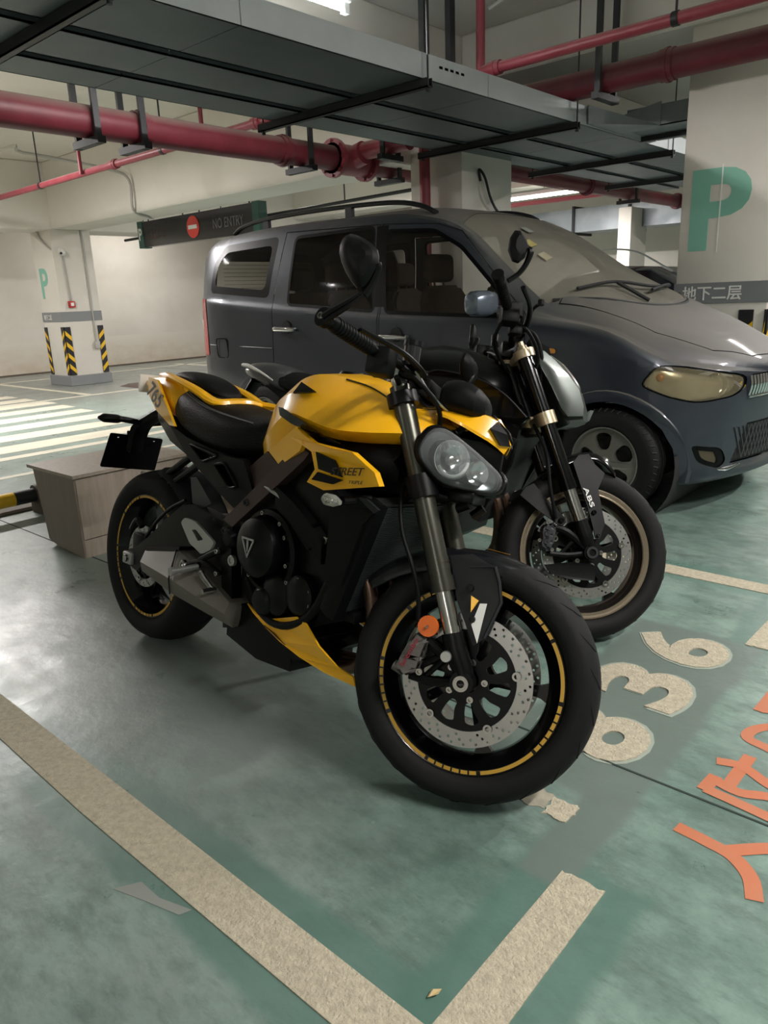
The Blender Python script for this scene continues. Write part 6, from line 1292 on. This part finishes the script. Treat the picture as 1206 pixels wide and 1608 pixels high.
for pts in ([(1.08, -.14, 1.02), (1.14, -.13, 1.02), (1.18, -.11, .95), (1.19, -.08, .85)], [(1.05, -.2, 1.03), (1.11, -.19, 1.0), (1.16, -.14, .93), (1.15, -.06, .84)], [(1.02, -.26, 1.03), (1.0, -.20, .98), (1.02, -.12, .95), (1.08, -.05, .90)], [(1.06, .14, 1.02), (1.14, .12, .98), (1.18, .07, .9), (1.17, .02, .82)], [(1.27, -.12, .40), (1.24, -.13, .50), (1.22, -.115, .62), (1.18, -.08, .72)]):
    b = BM(); tube(b, pts, .0065, 8); part('cable', b, MATT, B2, tf=s2)
# body
T2 = [(.60, [(0, .86), (.06, .85), (.09, .81), (.08, .76), (0, .75)]), (.66, [(0, .945), (.075, .935), (.12, .89), (.12, .80), (0, .78)]), (.75, [(0, 1.003), (.09, .99), (.145, .93), (.15, .83), (0, .80)]), (.85, [(0, 1.017), (.10, 1.003), (.158, .94), (.165, .86), (0, .82)]),
      (.96, [(0, .995), (.10, .98), (.16, .925), (.165, .85), (0, .81)]), (1.06, [(0, .945), (.095, .935), (.15, .89), (.15, .82), (0, .79)]), (1.13, [(0, .905), (.07, .895), (.11, .86), (.11, .81), (0, .78)])]
symloft(B2, 'fuel_tank', T2, SATIN, sub=2, label='satin black fuel tank')
for sg in (-1, 1):
    wq = [(.80, .165, .885), (.90, .172, .918), (1.06, .160, .888), (1.15, .150, .84), (1.228, .135, .762), (1.20, .135, .735), (1.10, .16, .76), (.98, .175, .78), (.90, .17, .80)]
    wp = panel2(B2, 'side_wing', [(x, sg*y, z) for x, y, z in wq], GLOSS, (0, -sg*.02, 0), None, False, smooth=30)
    panel2(B2, 'shroud', [(x, sg*y, z) for x, y, z in ((.98, .165, .77), (1.12, .155, .75), (1.20, .14, .72), (1.18, .15, .60), (1.10, .16, .45), (1.04, .16, .47), (1.0, .165, .62))], MATT, (0, -sg*.02, 0), None, False, smooth=30)
    b = BM(); tube(b, [(.86, sg*.176, .905), (.92, sg*.178, .912), (1.06, sg*.166, .884), (1.15, sg*.156, .836), (1.225, sg*.140, .764)], .003, 6); part('edge_trim', b, GREY, wp)
symloft(B2, 'seat', [(.05, [(0, .915), (.06, .91), (.10, .88), (.09, .84), (0, .83)]), (.2, [(0, .90), (.08, .89), (.12, .85), (.11, .80), (0, .79)]), (.4, [(0, .85), (.09, .845), (.13, .81), (.12, .76), (0, .75)]), (.55, [(0, .84), (.08, .835), (.12, .80), (.11, .75), (0, .74)]), (.64, [(0, .85), (.06, .845), (.08, .81), (.08, .77), (0, .76)])], LEATHER, sub=2, label='black seat')
tc = symloft(B2, 'tail_cowl', [(-.13, [(0, .93), (.03, .925), (.05, .905), (.03, .885), (0, .88)]), (-.04, [(0, .945), (.06, .935), (.085, .90), (.07, .86), (0, .85)]), (.08, [(0, .935), (.075, .925), (.105, .88), (.09, .82), (0, .80)]), (.22, [(0, .885), (.08, .88), (.115, .83), (.10, .77), (0, .75)])], mat('grey_tail_plastic', '#4a4c4d', .3, coat=.3), sub=1, label='grey tail cowl')
b = BM(); tube(b, [(-.135, -.028, .925), (-.06, -.075, .918), (.02, -.095, .895), (.10, -.108, .862)], [.008, .010, .006, .003], 8); part('tail_highlight', b, WHITEP, tc, 'painted highlight on tail edge')  # white strip paints the highlight along the edge of the tail
b = BM(); poly3(b, [(x, -.14, z) for x, z in EP], (0, .28, 0)); bmesh.ops.bevel(b, geom=[e for e in b.edges if e.calc_face_angle(0) > .3], offset=.012, segments=2, affect='EDGES'); e2 = part('engine_block', b, ENG, B2)
for c_, r_ in (((.77, .50), .09), ((.90, .42), .06)): b = BM(); lathe(b, [(r_, 0), (r_, .03), (r_*.9, .05), (0, .06)], (c_[0], -.14, c_[1]), (0, -1, 0), 32); part('engine_cover', b, ENG, e2)
symloft(B2, 'air_box', [(.72, [(0, .80), (.11, .79), (.12, .68), (0, .64)]), (1.0, [(0, .82), (.14, .81), (.14, .70), (0, .68)]), (1.2, [(0, .83), (.09, .82), (.10, .70), (0, .68)])], MATT, sub=1)
b = BM(); loft(b, [[p+Vector((0, y, 0))+rn*t for y, t in ((-.15, 0), (.15, 0), (.15, -.035), (-.15, -.035))] for p in (RB0, RT0)]); part('radiator', b, mat('radiator_core', '#1d1f20', .6), B2)
b = BM(); poly3(b, SW, (0, .04, 0)); part('swingarm', b, SATIN, B2); b = BM(); poly3(b, [(x, -y, z) for x, y, z in SW], (0, -.04, 0)); box(b, (.42, -.13, .45), (.56, .13, .54), .02); part('swingarm', b, SATIN, B2)
b = BM(); lathe(b, [(0, -.16), (.012, -.16), (.012, .16), (0, .16)], RA, (0, 1, 0), 12); part('rear_axle', b, STEELC, B2)
for sg in (-1, 1):
    panel2(B2, 'frame_spar', [(x, sg*y, z) for x, y, z in ((1.12, .10, .86), (1.14, .10, .80), (.72, .16, .50), (.60, .16, .40), (.57, .16, .55), (.70, .16, .66))], SATIN, (0, -sg*.03, 0), None, False)
    panel2(B2, 'subframe_cover', [(x, sg*y, z) for x, y, z in ((.05, .10, .84), (.35, .12, .77), (.62, .13, .74), (.66, .14, .62), (.55, .13, .62), (.30, .11, .70))], MATT, (0, -sg*.02, 0), None, False)
b = BM(); tube(b, [(1.03, 0, .22), (.85, -.03, .19), (.6, -.08, .20), (.45, -.14, .26), (.25, -.19, .34), (.12, -.20, .37)], [.03, .04, .05, .055, .06, .05], 14); part('muffler', b, SATIN, B2)
for k, y in enumerate((-.08, .0, .08)): b = BM(); tube(b, [(1.02, y, .55), (1.11, y, .46), (1.11, y*.8, .30), (1.02, y*.4, .22)], .019, 10); part('header_pipe', b, mat('heat_browned_steel', '#5b463a', .35, .8), B2)
b = BM(); tube(b, [(.70, .10, .27), (.69, .20, .14), (.685, .26, .045)], [.014, .012, .012], 10, 2); tube(b, [(.665, .26, .043), (.72, .265, .044)], .014, 8, 1); part('side_stand', b, SATIN, B2)
b = BM(); tube(b, [(-.08, 0, .86), (-.16, 0, .76), (-.20, 0, .68)], [.03, .026, .022], 8, 3, flat=(1.2, .6)); box(b, (-.235, -.1, .56), (-.225, .1, .70), .004); part('plate_stalk', b, SATIN, B2)
